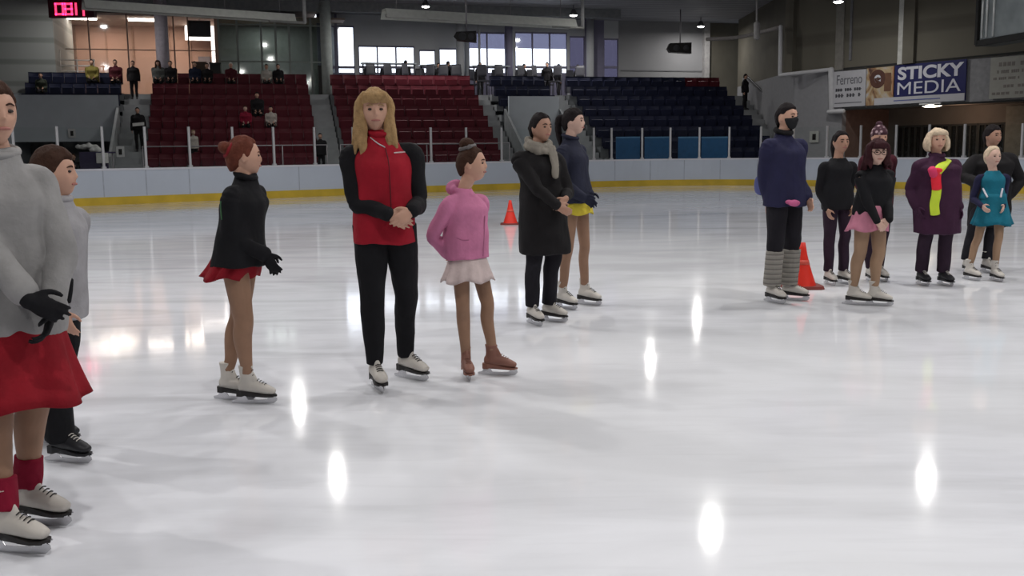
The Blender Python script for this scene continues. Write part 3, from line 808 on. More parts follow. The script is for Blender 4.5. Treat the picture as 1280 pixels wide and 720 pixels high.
# ---- scoreboard case top right
SY = 33.0
p0 = px(1222, 58, SY); p1 = px(1300, 44, 30.2); tdir = V((p1.x - p0.x, p1.y - p0.y, 0)); LBX = tdir.length; tdir.normalize(); nd = V((-tdir.y, tdir.x, 0))
zb = p0.z; zt = zb + 2.6
r = V((p0.x, p0.y, zb)); e = empty('scoreboard_case', r, 'grey glass-fronted scoreboard case hanging at the top right corner', 'scoreboard')
c0 = r + tdir * LBX / 2 + nd * 0.35
m_ = MB(); m_.box(c0 + Z1 * 1.3, tdir * LBX, nd * 0.6, Z1 * 2.6); link('case_body', m_.mesh('s'), mat('case_dark', (0.10, 0.11, 0.11), 0.6), e, r, False)
m_ = MB(); m_.box(c0 - nd * 0.32 + Z1 * 1.35, tdir * (LBX - 0.15), nd * 0.04, Z1 * 2.3)
link('glass_front', m_.mesh('s'), mat('case_glass', (0.24, 0.27, 0.28), 0.12, 0.25, 1.2, spec=0.8), e, r, False)
m_ = MB(); m_.box(c0 - nd * 0.34 + Z1 * 0.09, tdir * (LBX + 0.1), nd * 0.12, Z1 * 0.18); link('bottom_frame', m_.mesh('s'), MC['trim_black'], e, r, False)
m_ = MB(); m_.box(r + nd * 0.0 + Z1 * 1.0 - tdir * 0.04, tdir * 0.12, nd * 0.12, Z1 * 1.9); link('side_frame', m_.mesh('s'), MC['trim_black'], e, r, False)
for q in (0.2, 0.42, 0.75):
    m_ = MB(); m_.tube([r + tdir * q + nd * -0.02 + Z1 * 0.25, r + tdir * q + nd * -0.02 + Z1 * (1.9 if q < .5 else 2.2)], [0.035, 0.035], 8, 1); link('front_rod', m_.mesh('s'), mat('rod_pale', (0.5, 0.52, 0.52), 0.3, metal=0.4), e, r)
# ---- red clock top left
TY = 40.0
p0 = px(61, 22, TY); p1 = px(116, -6, TY)
r = p0.copy(); e = empty('digital_clock', r, 'red lit digital score clock at the top left above the lounge', 'clock')
m_ = MB(); m_.abox(p0.x, p1.x, TY, TY + 0.25, p0.z, p1.z); link('clock_case', m_.mesh('s'), mat('clock_dark', (0.06, 0.012, 0.02), 0.5), e, r, False)
LED = emis('led_red', (1.0, 0.02, 0.12), 1.6)
def digit(ch, u0, u1, v0, v1):
    m2 = MB(); a = px(u0, v1, TY - 0.02); b = px(u1, v0, TY - 0.02)
    W, H = b.x - a.x, b.z - a.z; t = 0.07; ym = TY - 0.03
    segs = {'a': (0, W, H - t, H), 'd': (0, W, 0, t), 'g': (0, W, H / 2 - t / 2, H / 2 + t / 2), 'f': (0, t, H / 2, H), 'e': (0, t, 0, H / 2), 'b': (W - t, W, H / 2, H), 'c': (W - t, W, 0, H / 2)}
    on = {'0': 'abcdef', '1': 'bc', '8': 'abcdefg', '2': 'abged'}[ch]
    for q in on:
        x0, x1_, z0, z1 = segs[q]; m2.abox(a.x + x0, a.x + x1_, ym, ym + 0.03, a.z + z0, a.z + z1)
    link('led_digit', m2.mesh('d'), LED, e, r, False)
digit('0', 69, 79, 3.5, 19); digit('8', 81, 90, 3.5, 19); digit('1', 91, 95.5, 3.5, 19); digit('1', 99, 105, 7, 20)
# ---- tube heaters under the ceiling
M_heat = mat('heater_pale', (0.80, 0.82, 0.76), 0.45, 0.06)
def heater(u0, v0, u1, v1, Ya, Yb, label, drop_u, th):
    a, b = px(u0, v0, Ya), px(u1, v1, Yb)
    b.z = a.z
    r = a.copy(); e = empty('tube_heater', r, label, 'heater')
    d = (b - a).normalized(); n_ = V((-d.y, d.x, 0))
    m2 = MB(); L_ = (b - a).length
    k = []
    sec = [(-0.36, -0.10), (-0.2, 0.20), (0.2, 0.20), (0.36, -0.10), (0.32, -0.12), (0.17, 0.14), (-0.17, 0.14), (-0.32, -0.12)]
    for q in (0, 1):
        k.append(len(m2.v)); m2.v += [a + d * (L_ * q) + n_ * x * th + Z1 * z * th for x, z in sec]
    m2.bridge(k[0], k[1], 8); m2.cap(k[0], 8); m2.cap(k[1], 8)
    link('reflector', m2.mesh('h'), M_heat, e, r, False)
    m2 = MB(); m2.tube([a + d * 0.1 - Z1 * 0.03, b - Z1 * 0.03], [0.07, 0.07], 10, 1); m2.tube([b - Z1 * 0.1 - d, b + d * 0.5 - Z1 * 0.1], [0.07, 0.07], 10, 1)
    link('burner_tube', m2.mesh('h'), mat('tube_pale', (0.5, 0.5, 0.48), 0.3, metal=0.5), e, r)
    m2 = MB(); m2.tube([b + d * 0.5 - Z1 * 0.1, b + d * 0.5 + Z1 * (ZC - b.z)], [0.075, 0.075], 10, 1, dome=False); link('flue_pipe', m2.mesh('h'), mat('flue_white', (0.55, 0.55, 0.55), 0.4), e, r)
    for q in (0.06, 0.35, 0.65, 0.93):
        m2 = MB(); c = a + d * L_ * q; m2.tube([c + Z1 * 0.15 * th, c + Z1 * (ZC - c.z)], [0.015, 0.015], 6, 1, dome=False); link('hanger', m2.mesh('h'), MC['rail_grey'], e, r)
heater(104, 7, 366, 15.5, 37.5, 42, 'long pale tube heater hanging at the top left above the lounge', 378, 1.0)
heater(480, 18.5, 716, 29, 41, 45, 'long pale tube heater hanging above the middle red seats', 727, 1.15)
# ---- hanging black loudspeakers
for u, v, Yd, lb, w_, h_ in ((583, 45.5, 40.4, 'black loudspeaker hanging under the heater, in front of the column', 0.78, 0.42), (851, 60, 50, 'black loudspeaker hanging before the grey back wall on the right', 1.05, 0.52)):
    c = px(u, v, Yd); r = c.copy(); e = empty('loudspeaker', r, lb, 'loudspeaker')
    m_ = MB(); poly = [c + V((-w_ / 2, 0, -h_ / 2 + 0.08)), c + V((w_ / 2, 0, -h_ / 2)), c + V((w_ / 2, 0, h_ / 2)), c + V((-w_ / 2, 0, h_ / 2 - 0.02)), c + V((-w_ / 2 - .12, 0, 0))]
    m_.prism(poly, V((0, 0.5, 0))); link('cabinet', m_.mesh('l'), MC['black_plastic'], e, r, False)
    m_ = MB(); m_.ell(c + V((-w_ * 0.2, -0.01, 0)), X1 * 0.16, Z1 * 0.16, Y1 * 0.03); m_.ell(c + V((w_ * 0.25, -0.01, 0)), X1 * 0.14, Z1 * 0.14, Y1 * 0.03); link('cone', m_.mesh('l'), mat('cone_grey', (0.05, 0.05, 0.055)), e, r)
    m_ = MB(); m_.tube([c + Z1 * h_ / 2 + Y1 * .2, c + Y1 * .2 + Z1 * (ZC - c.z)], [0.03, 0.03], 8, 1, dome=False); link('hanging_rod', m_.mesh('l'), MC['rail_grey'], e, r)
# ---- ceiling lamps over the ice
M_lens = emis('lamp_lens', (1.0, 0.97, 0.93), 14.0)
M_hous = mat('lamp_housing', (0.12, 0.12, 0.13), 0.5, metal=0.3)
ZL = 7.9
def make_lamp(loc, label, grp, power):
    e = empty('ceiling_lamp', loc, label, 'ceiling lamp', grp)
    m2 = MB(); m2.hrings([(V((0, 0, 0)), .21, .21), (V((0, 0, 0.05)), .20, .20), (V((0, 0, 0.16)), .12, .12), (V((0, 0, 0.26)), .08, .08)], X1, Y1, 20, 2.0, 2); link('housing', m2.mesh('h'), M_hous, e)
    m2 = MB(); m2.ell(V((0, 0, -0.01)), X1 * 0.17, Y1 * 0.17, Z1 * 0.05); link('lit_lens', m2.mesh('h'), M_lens, e)
    if loc.z + 0.25 < ZC - 0.01:
        m2 = MB(); m2.tube([V((0, 0, .25)), V((0, 0, ZC - loc.z))], [0.02, 0.02], 8, 1, dome=False); link('stem', m2.mesh('h'), M_hous, e)
    if power:
        ld = bpy.data.lights.new('lamp_light', 'AREA'); ld.shape = 'DISK'; ld.size = 0.26; ld.energy = power; ld.color = (1, 0.975, 0.94)
        lo = bpy.data.objects.new('lamp_light', ld); COL.objects.link(lo); lo.parent = e; lo.location = (0, 0, -0.08)
    return e
def lamp_from_reflection(u, v):
    g_ = gnd(u, v); d = V((g_.x, g_.y, 0)) / CAMZ
    return V((d.x * (CAMZ + ZL), d.y * (CAMZ + ZL), ZL))
def lamp_direct(u, v, z):
    r_ = ray(u, v); p = CAM + r_ * ((z - CAMZ) / r_.z); return p
for (u, v), lb in zip([(889, 670), (1158, 600), (813, 455), (422, 598), (374, 510), (121, 475)], ['nearest the camera', 'above the right figures', 'over the far centre ice', 'above the left half of the ice', 'over the far left ice', 'at the far left']):
    make_lamp(lamp_from_reflection(u, v), f'round lit ceiling lamp mirrored in the ice, {lb}', None, LAMP_W * 0.45)
for u, v, z, lb in ((532, 8, 7.8, 'above the middle heater'), (717, 19, 7.75, 'at the right end of the middle heater'), (876, 33, 7.75, 'before the right corner of the back wall'), (1048, 2, 6.7, 'cut by the top edge above the white banner')):
    make_lamp(lamp_direct(u, v, z), f'round lit ceiling lamp {lb}', None, LAMP_W * (0.5 if u > 800 else 0.8))
for x, y in ((-14, 17), (-5, 10), (4, 10), (13, 15), (-12, 3), (0, 1), (11, 3), (-4, 16.5), (4.5, 16.5), (-8.5, 13), (0, 13.5), (9, 9), (-7, 6), (5, 5.5), (-3, -4), (6, -3)):  # unseen lamps added to light the hall and soften shadows
    make_lamp(V((x, y, ZL)), 'added ceiling lamp lighting the near ice, out of the picture', 'added ceiling lamps over the near ice', LAMP_W * 0.74)
# ---- traffic cones
M_cone = mat('cone_orange', (0.72, 0.035, 0.02), 0.45, 0.05)
def cone(u, v, h, label):
    r = gnd(u, v); e = empty('traffic_cone', r, label, 'traffic cone')
    m_ = MB(); m_.hrings([(V((0, 0, 0.02)), .145, .145), (V((0, 0, 0.06)), .13, .13), (V((0, 0, h * 0.6)), .062, .062), (V((0, 0, h)), .025, .025)], X1, Y1, 20, 2.0, 3); link('cone_body', m_.mesh('c'), M_cone, e)
    m_ = MB(); m_.hrings([(V((0, 0, 0.002)), .20, .20), (V((0, 0, 0.03)), .19, .19)], X1, Y1, 24, 5.0, 1); link('cone_base', m_.mesh('c'), mat('cone_base', (0.16, 0.03, 0.025), 0.6), e, None, False)
    m_ = MB(); m_.hrings([(V((0, 0, h * .52)), .075, .075), (V((0, 0, h * .62)), .063, .063)], X1, Y1, 20, 2.0, 1); link('cone_band', m_.mesh('c'), mat('cone_band', (0.65, 0.09, 0.06), 0.4), e)
cone(638, 280.5, 0.47, 'small orange traffic cone far out on the ice beyond the pink jacket')
cone(1002, 359.5, 0.46, 'orange traffic cone on the ice behind the grey leg warmers')
# ---- small signs, tables and furniture behind the boards
def plac(u0, u1, v0, v1, t, label, col=(0.6, 0.6, 0.6), mark=True):
    a, z1 = st(u0, v0, t); b, z0 = st(u1, v1, t); r = SP((a + b) / 2, t, z0)
    e = empty('wall_sign', r, label, 'sign')
    m_ = MB(); sbox(m_, a, b, t - 0.03, t, z0, z1); link('sign_plate', m_.mesh('s'), mat('plate_%.2f' % col[0], col, 0.5), e, r, False)
    if mark:
        m_ = MB(); w_ = b - a; hh = z1 - z0; sbox(m_, a + w_ * .3, b - w_ * .3, t - 0.04, t - 0.03, z0 + hh * .2, z1 - hh * .25); link('sign_mark', m_.mesh('s'), MC['black_plastic'], e, r, False)
plac(85, 95, 161, 172, 4.02, 'small white sign with a dark mark on the grey wall at the far left')
plac(145, 156, 183, 196, 0.1, 'white sign with a dark mark at the foot of the left stairs', (0.62, 0.62, 0.62))
m_ = MB(); p = px(1020, 172, 41.5)
r = p.copy(); e = empty('wall_sign', r, 'small pale square sign on the grey wall behind the masked woman', 'sign')
s_, z_ = bs(1018, 171, -0.02)
m_ = MB(); bbox(m_, s_ - 0.24, s_ + 0.24, -0.05, -0.02, z_ - 0.24, z_ + 0.24); link('sign_plate', m_.mesh('s'), mat('plate_dim', (0.40, 0.40, 0.38)), e, r, False)
m_ = MB(); bbox(m_, s_ - 0.08, s_ + 0.1, -0.06, -0.05, z_ - 0.13, z_ + 0.12); link('sign_mark', m_.mesh('s'), MC['black_plastic'], e, r, False)
# table with cloths in the passage
def table(u0, u1, v, Yd, label, mt, legmt, hgt=0.9):
    a = px(u0, v, Yd); b = px(u1, v, Yd); z = a.z; zb = -0.06
    r = V(((a.x + b.x) / 2, Yd + 0.35, zb)); e = empty('folding_table', r, label, 'table')
    m_ = MB(); m_.abox(a.x, b.x, Yd, Yd + 0.7, z - 0.05, z); link('tabletop', m_.mesh('t'), mt, e, r, False)
    for x in (a.x + 0.08, b.x - 0.08):
        for y in (Yd + 0.08, Yd + 0.62):
            m_ = MB(); m_.tube([V((x, y, zb)), V((x, y, z - 0.05))], [0.02, 0.02], 8, 1, dome=False); link('leg', m_.mesh('t'), legmt, e, r)
    return a, b, z
a, b, z = table(100, 134, 190, 33.5, 'table covered with dark cloth in the passage under the blue seats', mat('purple_cloth', (0.06, 0.05, 0.10)), MC['rail_grey'])
m_ = MB(); m_.abox(a.x - 0.02, b.x + 0.02, 33.47, 33.5, 0.0, z)
tag(link('tablecloth', m_.mesh('t'), MC['purple_cloth'], None, V((a.x, 33.5, 0)), False), 'dark purple cloth hanging down the front of the passage table', 'tablecloth')
for u0, u1, v0, v1, Yd, lb in ((94, 122, 180, 187, 34.0, 'crumpled white sheet lying on the passage table'), (122, 132, 191, 204, 33.3, 'white paper box on the end of the passage table'), (113, 122, 184, 191, 33.8, 'small white bag beside the crumpled sheet')):
    p0, p1 = px(u0, v1, Yd), px(u1, v0, Yd)
    m_ = MB(); cc = (p0 + p1) / 2
    if 'box' in lb: m_.abox(p0.x, p1.x, Yd - .08, Yd + 0.2, p0.z, p1.z); me = m_.mesh('x')
    else:
        m_.ell(cc, X1 * (p1.x - p0.x) / 2, Y1 * 0.2, Z1 * (p1.z - p0.z) / 2); m_.ell(cc + V((0.1, 0, .02)), X1 * .15, Y1 * .15, Z1 * .12); me = remesh(m_.mesh('x'), 0.03, 1, 0.05, 6)
    tag(link('white_box' if 'box' in lb else 'white_cloth', me, mat('white_stuff', (0.62, 0.62, 0.6)), None, cc, 'box' not in lb), lb, 'box' if 'box' in lb else 'cloth')
# concourse furniture: counters, chairs and tables seen as silhouettes
M_sil = mat('furniture_dark', (0.05, 0.05, 0.06), 0.5); M_ctop = mat('counter_top', (0.30, 0.33, 0.36), 0.3)
def counter(u0, u1, v, t, label):
    a, z = st(u0, v, t); b, _ = st(u1, v, t); r = SP((a + b) / 2, t, zf); e = empty('standing_counter', r, label, 'counter')
    m_ = MB(); sbox(m_, a, b, t - 0.25, t + 0.25, z - 0.06, z); link('counter_top', m_.mesh('c'), M_ctop, e, r, False)
    n_ = max(2, int((b - a) / 1.0) + 1)
    for i in range(n_):
        q = a + 0.1 + (b - a - 0.2) * i / (n_ - 1); m_ = MB(); m_.tube([SP(q, t, zf), SP(q, t, z - 0.05)], [0.035, 0.035], 8, 1, dome=False); link('leg', m_.mesh('c'), M_sil, e, r)
counter(451, 520, 78.5, TOPT + 2.2, 'grey standing counter before the bright windows, behind the blonde woman')
counter(524, 575, 81, TOPT + 2.2, 'grey standing counter right of the longer one before the bright windows')
counter(590, 636, 82, TOPT + 2.4, 'grey counter before the middle pair of windows')
def chair(u, v, t, rz, label, grp):
    s_ = su(u, t, v); r = SP(s_, t, zf); e = empty('cafe_chair', r, label, 'chair', grp, BETA + rz)
    m_ = MB(); m_.abox(-.2, .2, -.2, .2, .45, .49); e.scale = (1.25, 1.25, 1.55); link('seat', m_.mesh('c'), M_sil, e, None, False)
    m_ = MB(); m_.hrings([(V((0, .2, .62)), .19, .02), (V((0, .22, .8)), .2, .02), (V((0, .24, .98)), .17, .02)], X1, Y1, 12, 3, 2); link('backrest', m_.mesh('c'), M_sil, e)
    for x in (-.17, .17):
        m_ = MB(); m_.tube([V((x, -.17, 0)), V((x, -.17, .46))], [.015, .015], 6, 1, dome=False); link('leg', m_.mesh('c'), M_sil, e)
        m_ = MB(); m_.tube([V((x, .2, 0)), V((x, .2, .7))], [.015, .015], 6, 1, dome=False); link('leg', m_.mesh('c'), M_sil, e)
for i, u in enumerate((455, 466, 478, 489, 500, 512, 526, 534, 543, 552, 561, 570, 595, 604, 616, 627, 648, 656, 664, 674, 684, 694, 716, 724)):
    chair(u, 88, TOPT + (0.75 if i % 2 else 3.3) + (i * 37 % 5) * 0.06, (i * 53 % 7 - 3) * 0.25, 'dark cafe chair silhouetted before the bright windows behind the top seats', 'cafe chairs on the concourse')
# cupboards at the top left of the green room
for u0, u1, v0, lb, mt_ in ((240, 257, 77, 'brown cupboard in the lounge window left of the bright strip', mat('cupboard_brown', (0.12, 0.09, 0.07))), (262, 275, 78, 'black bin standing below the bright strip', MC['black_plastic']), (398, 413, 82, 'dark case standing right of the pale column', MC['black_plastic'])):
    t = TOPT + 2.0; a, z1 = st(u0, v0, t); b, _ = st(u1, v0, t); r = SP((a + b) / 2, t, zf); 
    m_ = MB(); sbox(m_, a, b, t, t + 0.5, zf, z1 - 0.04); sbox(m_, a - .03, b + .03, t - .03, t + .53, z1 - 0.04, z1); tag(link('storage_cabinet', m_.mesh('c'), mt_, None, r, False), lb, 'cabinet')
# rails before the lounge on the far left
m_ = MB()
t = TOPT + 1.6
for v_ in (75, 82, 89): 
    a, z1 = st(70, v_, t); b, _ = st(118, v_, t); m_.tube([SP(a, t, z1), SP(b, t, z1)], [.03, .03], 8, 1)
for u in (74, 96, 117):
    a, z1 = st(u, 62 if u == 74 else 74, t); m_.tube([SP(a, t, zf), SP(a, t, z1)], [.035, .035], 8, 1, dome=False)
tag(link('concourse_rail', m_.mesh('c'), mat('rail_pale', (0.42, 0.40, 0.38), 0.35, metal=.4), None, SP(su(95, t, 80), t, zf)), 'pale metal rail before the lounge, above the far left blue seats', 'railing')
# sloped parapet on the right side of the stands
m_ = MB(); s0 = S['e1'] + 1.35
m_.prism([SP(s0, -0.3, -.05), SP(s0, TOPT, -.05), SP(s0, TOPT, zf + 0.9), SP(s0, TOPT - .3, zf + 0.9), SP(s0, -0.3, 1.2)], SA * 0.12)
struct('wall_stair_parapet', m_, MC['wall_pale_grey'])
m_ = MB(); m_.tube([SP(s0 + .06, TOPT - .2, zf + 1.05), SP(s0 + .06, -0.2, 1.45)], [.05, .05], 8, 1)
tag(link('stair_handrail', m_.mesh('c'), MC['furniture_dark'], None, SP(s0, -.2, 1.3)), 'dark sloping handrail down the right end of the stands', 'handrail')
# ------------------------------------------------------------------ people
M_skin = mat('skin', (0.50, 0.29, 0.21), 0.55, 0.06, 20, spec=0.35)
M_skin2 = mat('skin_tan', (0.36, 0.20, 0.14), 0.55, 0.06, 20, spec=0.35)
M_skinp = mat('skin_pale', (0.55, 0.36, 0.29), 0.55, 0.06, 20, spec=0.35)
M_lips = mat('lips', (0.33, 0.13, 0.11), 0.5)
M_eye = mat('eye_dark', (0.03, 0.02, 0.018), 0.25)
M_tan = mat('tights_tan', (0.27, 0.155, 0.10), 0.6, 0.08, 12)
M_tanb = mat('tights_brown', (0.22, 0.10, 0.075), 0.6, 0.08, 12)
M_boot = mat('boot_white', (0.52, 0.49, 0.45), 0.5, 0.06, 12, 0.2, 30)
M_bootdark = mat('boot_black', (0.015, 0.015, 0.018), 0.5)
M_sole = mat('sole_black', (0.02, 0.018, 0.018), 0.5)
M_blade = mat('blade_steel', (0.6, 0.6, 0.62), 0.22, 0.05, metal=0.9)
M_black = cloth('fabric_black', (0.008, 0.008, 0.010))

def hair_mat(name, col):
    if name in MC: return MC[name]
    mt = mat(name, col, 0.75, 0.18, 30.0, 0.6, 80.0, 0, 0.12)
    return mt
H_brown = hair_mat('hair_brown', (0.045, 0.022, 0.015)); H_black = hair_mat('hair_black', (0.012, 0.009, 0.010))
H_auburn = hair_mat('hair_auburn', (0.12, 0.035, 0.022)); H_blonde = hair_mat('hair_blonde', (0.33, 0.21, 0.10)); H_pale = hair_mat('hair_pale_blonde', (0.55, 0.44, 0.32))
H_maroon = hair_mat('hair_maroon', (0.035, 0.011, 0.014))

def sm(a, b, x):
    t = max(0, min(1, (x - a) / (b - a))); return t * t * (3 - 2 * t)
def ik(A, B, l1, l2, hint):
    d = B - A; L = d.length
    if L > (l1 + l2) * 0.995:
        d = d.normalized(); B = A + d * (l1 + l2) * 0.995; L = (l1 + l2) * 0.995
    d = (B - A).normalized()
    x = (l1 * l1 - l2 * l2 + L * L) / (2 * L); h = math.sqrt(max(0, l1 * l1 - x * x))
    hh = hint - d * hint.dot(d); hh.normalize()
    return A + d * x + hh * h, B

class Head:
    def __init__(s, C, yaw, pitch, hh):
        s.C = C; s.k = hh / 0.225
        s.f = V((math.sin(yaw) * math.cos(pitch), -math.cos(yaw) * math.cos(pitch), math.sin(pitch)))
        s.l = V((math.cos(yaw), math.sin(yaw), 0)); s.u = s.l.cross(-s.f).normalized()
        if s.u.z < 0: s.u = -s.u
    def P(s, x, y, z): return s.C + (s.l * x + s.f * y + s.u * z) * s.k
    def shape(s, n):
        x, y, z = n
        X, Yy, Z = 0.0765 * x, 0.094 * y, 0.1125 * z
        if z < 0:
            q = (-z) ** 1.4
            X *= 1 - 0.34 * q; Yy += 0.016 * q; 
            if y < 0: Yy *= 1 - 0.38 * q
        if y > 0.75: Yy -= (y - 0.75) * 0.012
        if y > 0:
            g = lambda cx, cz, r: math.exp(-((x - cx) ** 2 + (z - cz) ** 2) / (r * r))
            Yy += 0.020 * g(0, -0.17, 0.10) + 0.009 * g(0, 0.0, 0.10)       # nose
            Yy -= 0.010 * (g(0.36, 0.06, 0.16) + g(-0.36, 0.06, 0.16))       # sockets
            Yy += 0.004 * (g(0.3, 0.24, 0.2) + g(-0.3, 0.24, 0.2))           # brow
            Yy += 0.007 * g(0, -0.48, 0.16) + 0.009 * g(0, -0.82, 0.2)       # lips, chin
            Yy -= 0.005 * g(0, -0.65, 0.1)
            X += math.copysign(0.004, x) * (g(0.6, -0.15, 0.2) + g(-0.6, -0.15, 0.2))
        return X, Yy, Z
    def sphere(s, mb, fn, nu=40, nv=30):
        rs = []
        def pt(th, ph):
            n = (math.cos(ph) * math.sin(th), math.cos(ph) * math.cos(th), math.sin(ph))
            return s.P(*fn(n))
        for j in range(1, nv):
            ph = -PI / 2 + PI * j / nv; k = len(mb.v)
            mb.v += [pt(2 * PI * i / nu, ph) for i in range(nu)]; rs.append(k)
        for i, j in zip(rs, rs[1:]): mb.bridge(i, j, nu)
        b = len(mb.v); mb.v += [pt(0, -PI / 2), pt(0, PI / 2)]
        for k in range(nu):
            k2 = (k + 1) % nu
            mb.f.append((b, rs[0] + k2, rs[0] + k)); mb.f.append((b + 1, rs[-1] + k, rs[-1] + k2))
    def build(s, mb):
        s.sphere(mb, s.shape)
        for q in (-1, 1):
            mb.ell(s.P(0.076 * q, -0.008, -0.005), s.l * 0.010 * s.k, s.f * 0.019 * s.k, s.u * 0.031 * s.k, 10, 8)
    def cap(s, mb, vol=1.0, fringe=0.5, back=-0.75, side=-0.25, ear=0.25):
        def fn(n):
            x, y, z = n
            X, Yy, Z = s.shape((x, min(y, 0.9), z))
            X, Yy, Z = 0.0765 * x * (1 - 0.15 * max(0, -z)), 0.094 * y, 0.1125 * z
            lim = fringe * sm(0.15, 0.7, y) + (side if y > -0.2 else side + (back - side) * sm(-0.2, -0.7, y)) * (1 - sm(0.15, 0.7, y))
            w = sm(lim - 0.06, lim + 0.10, z)
            f = 0.86 + w * (0.27 * (0.65 + 0.35 * vol) + 0.02 * math.sin(9 * x + 4 * z))
            return X * f, Yy * f - 0.004, Z * (f if z > 0 else f)
        s.sphere(mb, fn)

def hand(mb, W, f, pn, ts, k, curl=0.5, spread=1.0, tcurl=0.5):
    """W wrist, f finger direction, pn palm normal (palm faces pn), ts = side the thumb leaves from"""
    f = f.normalized(); pn = (pn - f * pn.dot(f)).normalized(); sd = f.cross(pn).normalized()
    if sd.dot(ts) < 0: sd = -sd
    mb.tube([W - f * 0.02 * k, W + f * 0.025 * k, W + f * 0.06 * k, W + f * 0.088 * k], [(0.026 * k, 0.019 * k), (0.034 * k, 0.017 * k), (0.040 * k, 0.015 * k), (0.038 * k, 0.012 * k)], 14, 4, ref=sd)
    for i, (off, ln) in enumerate(((0.029, 0.072), (0.010, 0.080), (-0.010, 0.075), (-0.028, 0.060))):
        p = W + f * (0.082 - 0.006 * abs(i - 1)) * k + sd * off * k
        a = curl * (0.5 + 0.1 * i); d = (f + sd * off * 2.2 * spread).normalized(); pts = [p]
        for j, q in enumerate((0.45, 0.32, 0.23)):
            dd = d * math.cos(a) + pn * math.sin(a); p = p + dd * ln * q * k; pts.append(p); a += curl
        r = 0.0088 * k
        mb.tube(pts, [r, r * 0.95, r * 0.88, r * 0.72], 9, 3)
    p = W + f * 0.018 * k + sd * 0.024 * k
    pts = [p, p + (f * 0.6 + sd * 0.75 + pn * 0.25).normalized() * 0.036 * k]
    pts.append(pts[-1] + (f * 0.85 + sd * 0.35 + pn * tcurl).normalized() * 0.030 * k)
    pts.append(pts[-1] + (f * 0.95 + pn * tcurl).normalized() * 0.024 * k)
    mb.tube(pts, [0.014 * k, 0.0115 * k, 0.0105 * k, 0.008 * k], 9, 3)

def skate(parent, root, g, yaw, sc, bootmt, solemt, hi=True, name='skate', cuff=0.25, bladeon=True):
    f = V((math.sin(yaw), -math.cos(yaw), 0)); r = V((math.cos(yaw), math.sin(yaw), 0))
    P = lambda y, z, x=0.0: g + f * y * sc + Z1 * z * sc + r * x * sc
    b0 = 0.0 if bladeon else -0.045
    zz = lambda z: z + b0
    m_ = MB()
    m_.tube([P(-0.075, zz(0.112)), P(-0.03, zz(0.112)), P(0.035, zz(0.105)), P(0.09, zz(0.092)), P(0.128, zz(0.083))],
            [(0.034 * sc, 0.040 * sc), (0.036 * sc, 0.042 * sc), (0.040 * sc, 0.038 * sc), (0.042 * sc, 0.030 * sc), (0.032 * sc, 0.020 * sc)], 18, 4, ref=r)
    m_.tube([P(-0.045, zz(0.10)), P(-0.040, zz(0.16)), P(-0.045, zz(0.21)), P(-0.045, zz(cuff))], [(0.038 * sc, 0.052 * sc), (0.036 * sc, 0.047 * sc), (0.037 * sc, 0.043 * sc), (0.042 * sc, 0.049 * sc)], 18, 4, ref=r, dome=False)
    m_.tube([P(0.01, zz(0.13)), P(-0.02, zz(0.19))], [(0.022 * sc, 0.03 * sc), (0.02 * sc, 0.03 * sc)], 12, 3, ref=r)
    me = remesh(m_.mesh('b'), 0.0055 * max(sc, .8) if hi else 0.008, 3)
    bo = link(name, me, bootmt, parent, root)
    # sole with heel, following the foot outline
    out = [(-0.115, 0.0), (-0.108, 0.024), (-0.07, 0.033), (-0.02, 0.028), (0.04, 0.036), (0.095, 0.042), (0.135, 0.030), (0.152, 0.0)]
    out = out + [(y, -x) for y, x in out[-2:0:-1]]
    m_ = MB()
    def lay(z_, zf_=None): 
        k = len(m_.v); m_.v += [P(y, zz(z_(y)), x) for y, x in out]; return k
    top = lambda y: 0.090 - 0.028 * sm(-0.06, 0.06, y)
    bot = lambda y: 0.050 + (0.018 * sm(-0.055, -0.035, y) * (1 - sm(-0.0, 0.05, y)))
    a = lay(bot); b = lay(top); n = len(out); m_.bridge(a, b, n); m_.cap(a, n, True); m_.cap(b, n)
    link('sole', m_.mesh('s'), solemt, bo, root, False)
    if bladeon:
        m_ = MB(); t = 0.0035 * sc
        prof = [(-0.150, 0.012), (-0.145, 0.003), (-0.05, 0.0), (0.06, 0.0), (0.128, 0.005), (0.142, 0.016), (0.152, 0.026), (0.150, 0.040), (0.125, 0.052), (0.10, 0.052), (0.085, 0.030), (0.03, 0.026), (-0.04, 0.026), (-0.055, 0.052), (-0.105, 0.052), (-0.115, 0.028), (-0.148, 0.020)]
        m_.prism([P(y, z, -t / sc / 2) for y, z in prof], r * t)
        m_.box(P(0.10, 0.052), f * 0.09 * sc, r * 0.05 * sc, Z1 * 0.004 * sc); m_.box(P(-0.08, 0.052), f * 0.06 * sc, r * 0.04 * sc, Z1 * 0.004 * sc)
        o = link('blade', m_.mesh('s'), M_blade, bo, root, False)
    if hi:
        m_ = MB()
        for i in range(6):
            q = i / 5; c = P(0.078 - q * 0.075, zz(0.128 + q * 0.045)); 
            if i > 3: c = P(0.012 - (i - 3) * 0.008, zz(0.16 + (i - 3) * 0.028))
            m_.tube([c - r * 0.018 * sc, c + (f * 0.2 + Z1).normalized() * 0.006 * sc, c + r * 0.018 * sc], [0.0028 * sc] * 3, 6, 2)
        link('laces', m_.mesh('s'), solemt if solemt is not M_bootdark else M_boot, bo, root)
    return bo

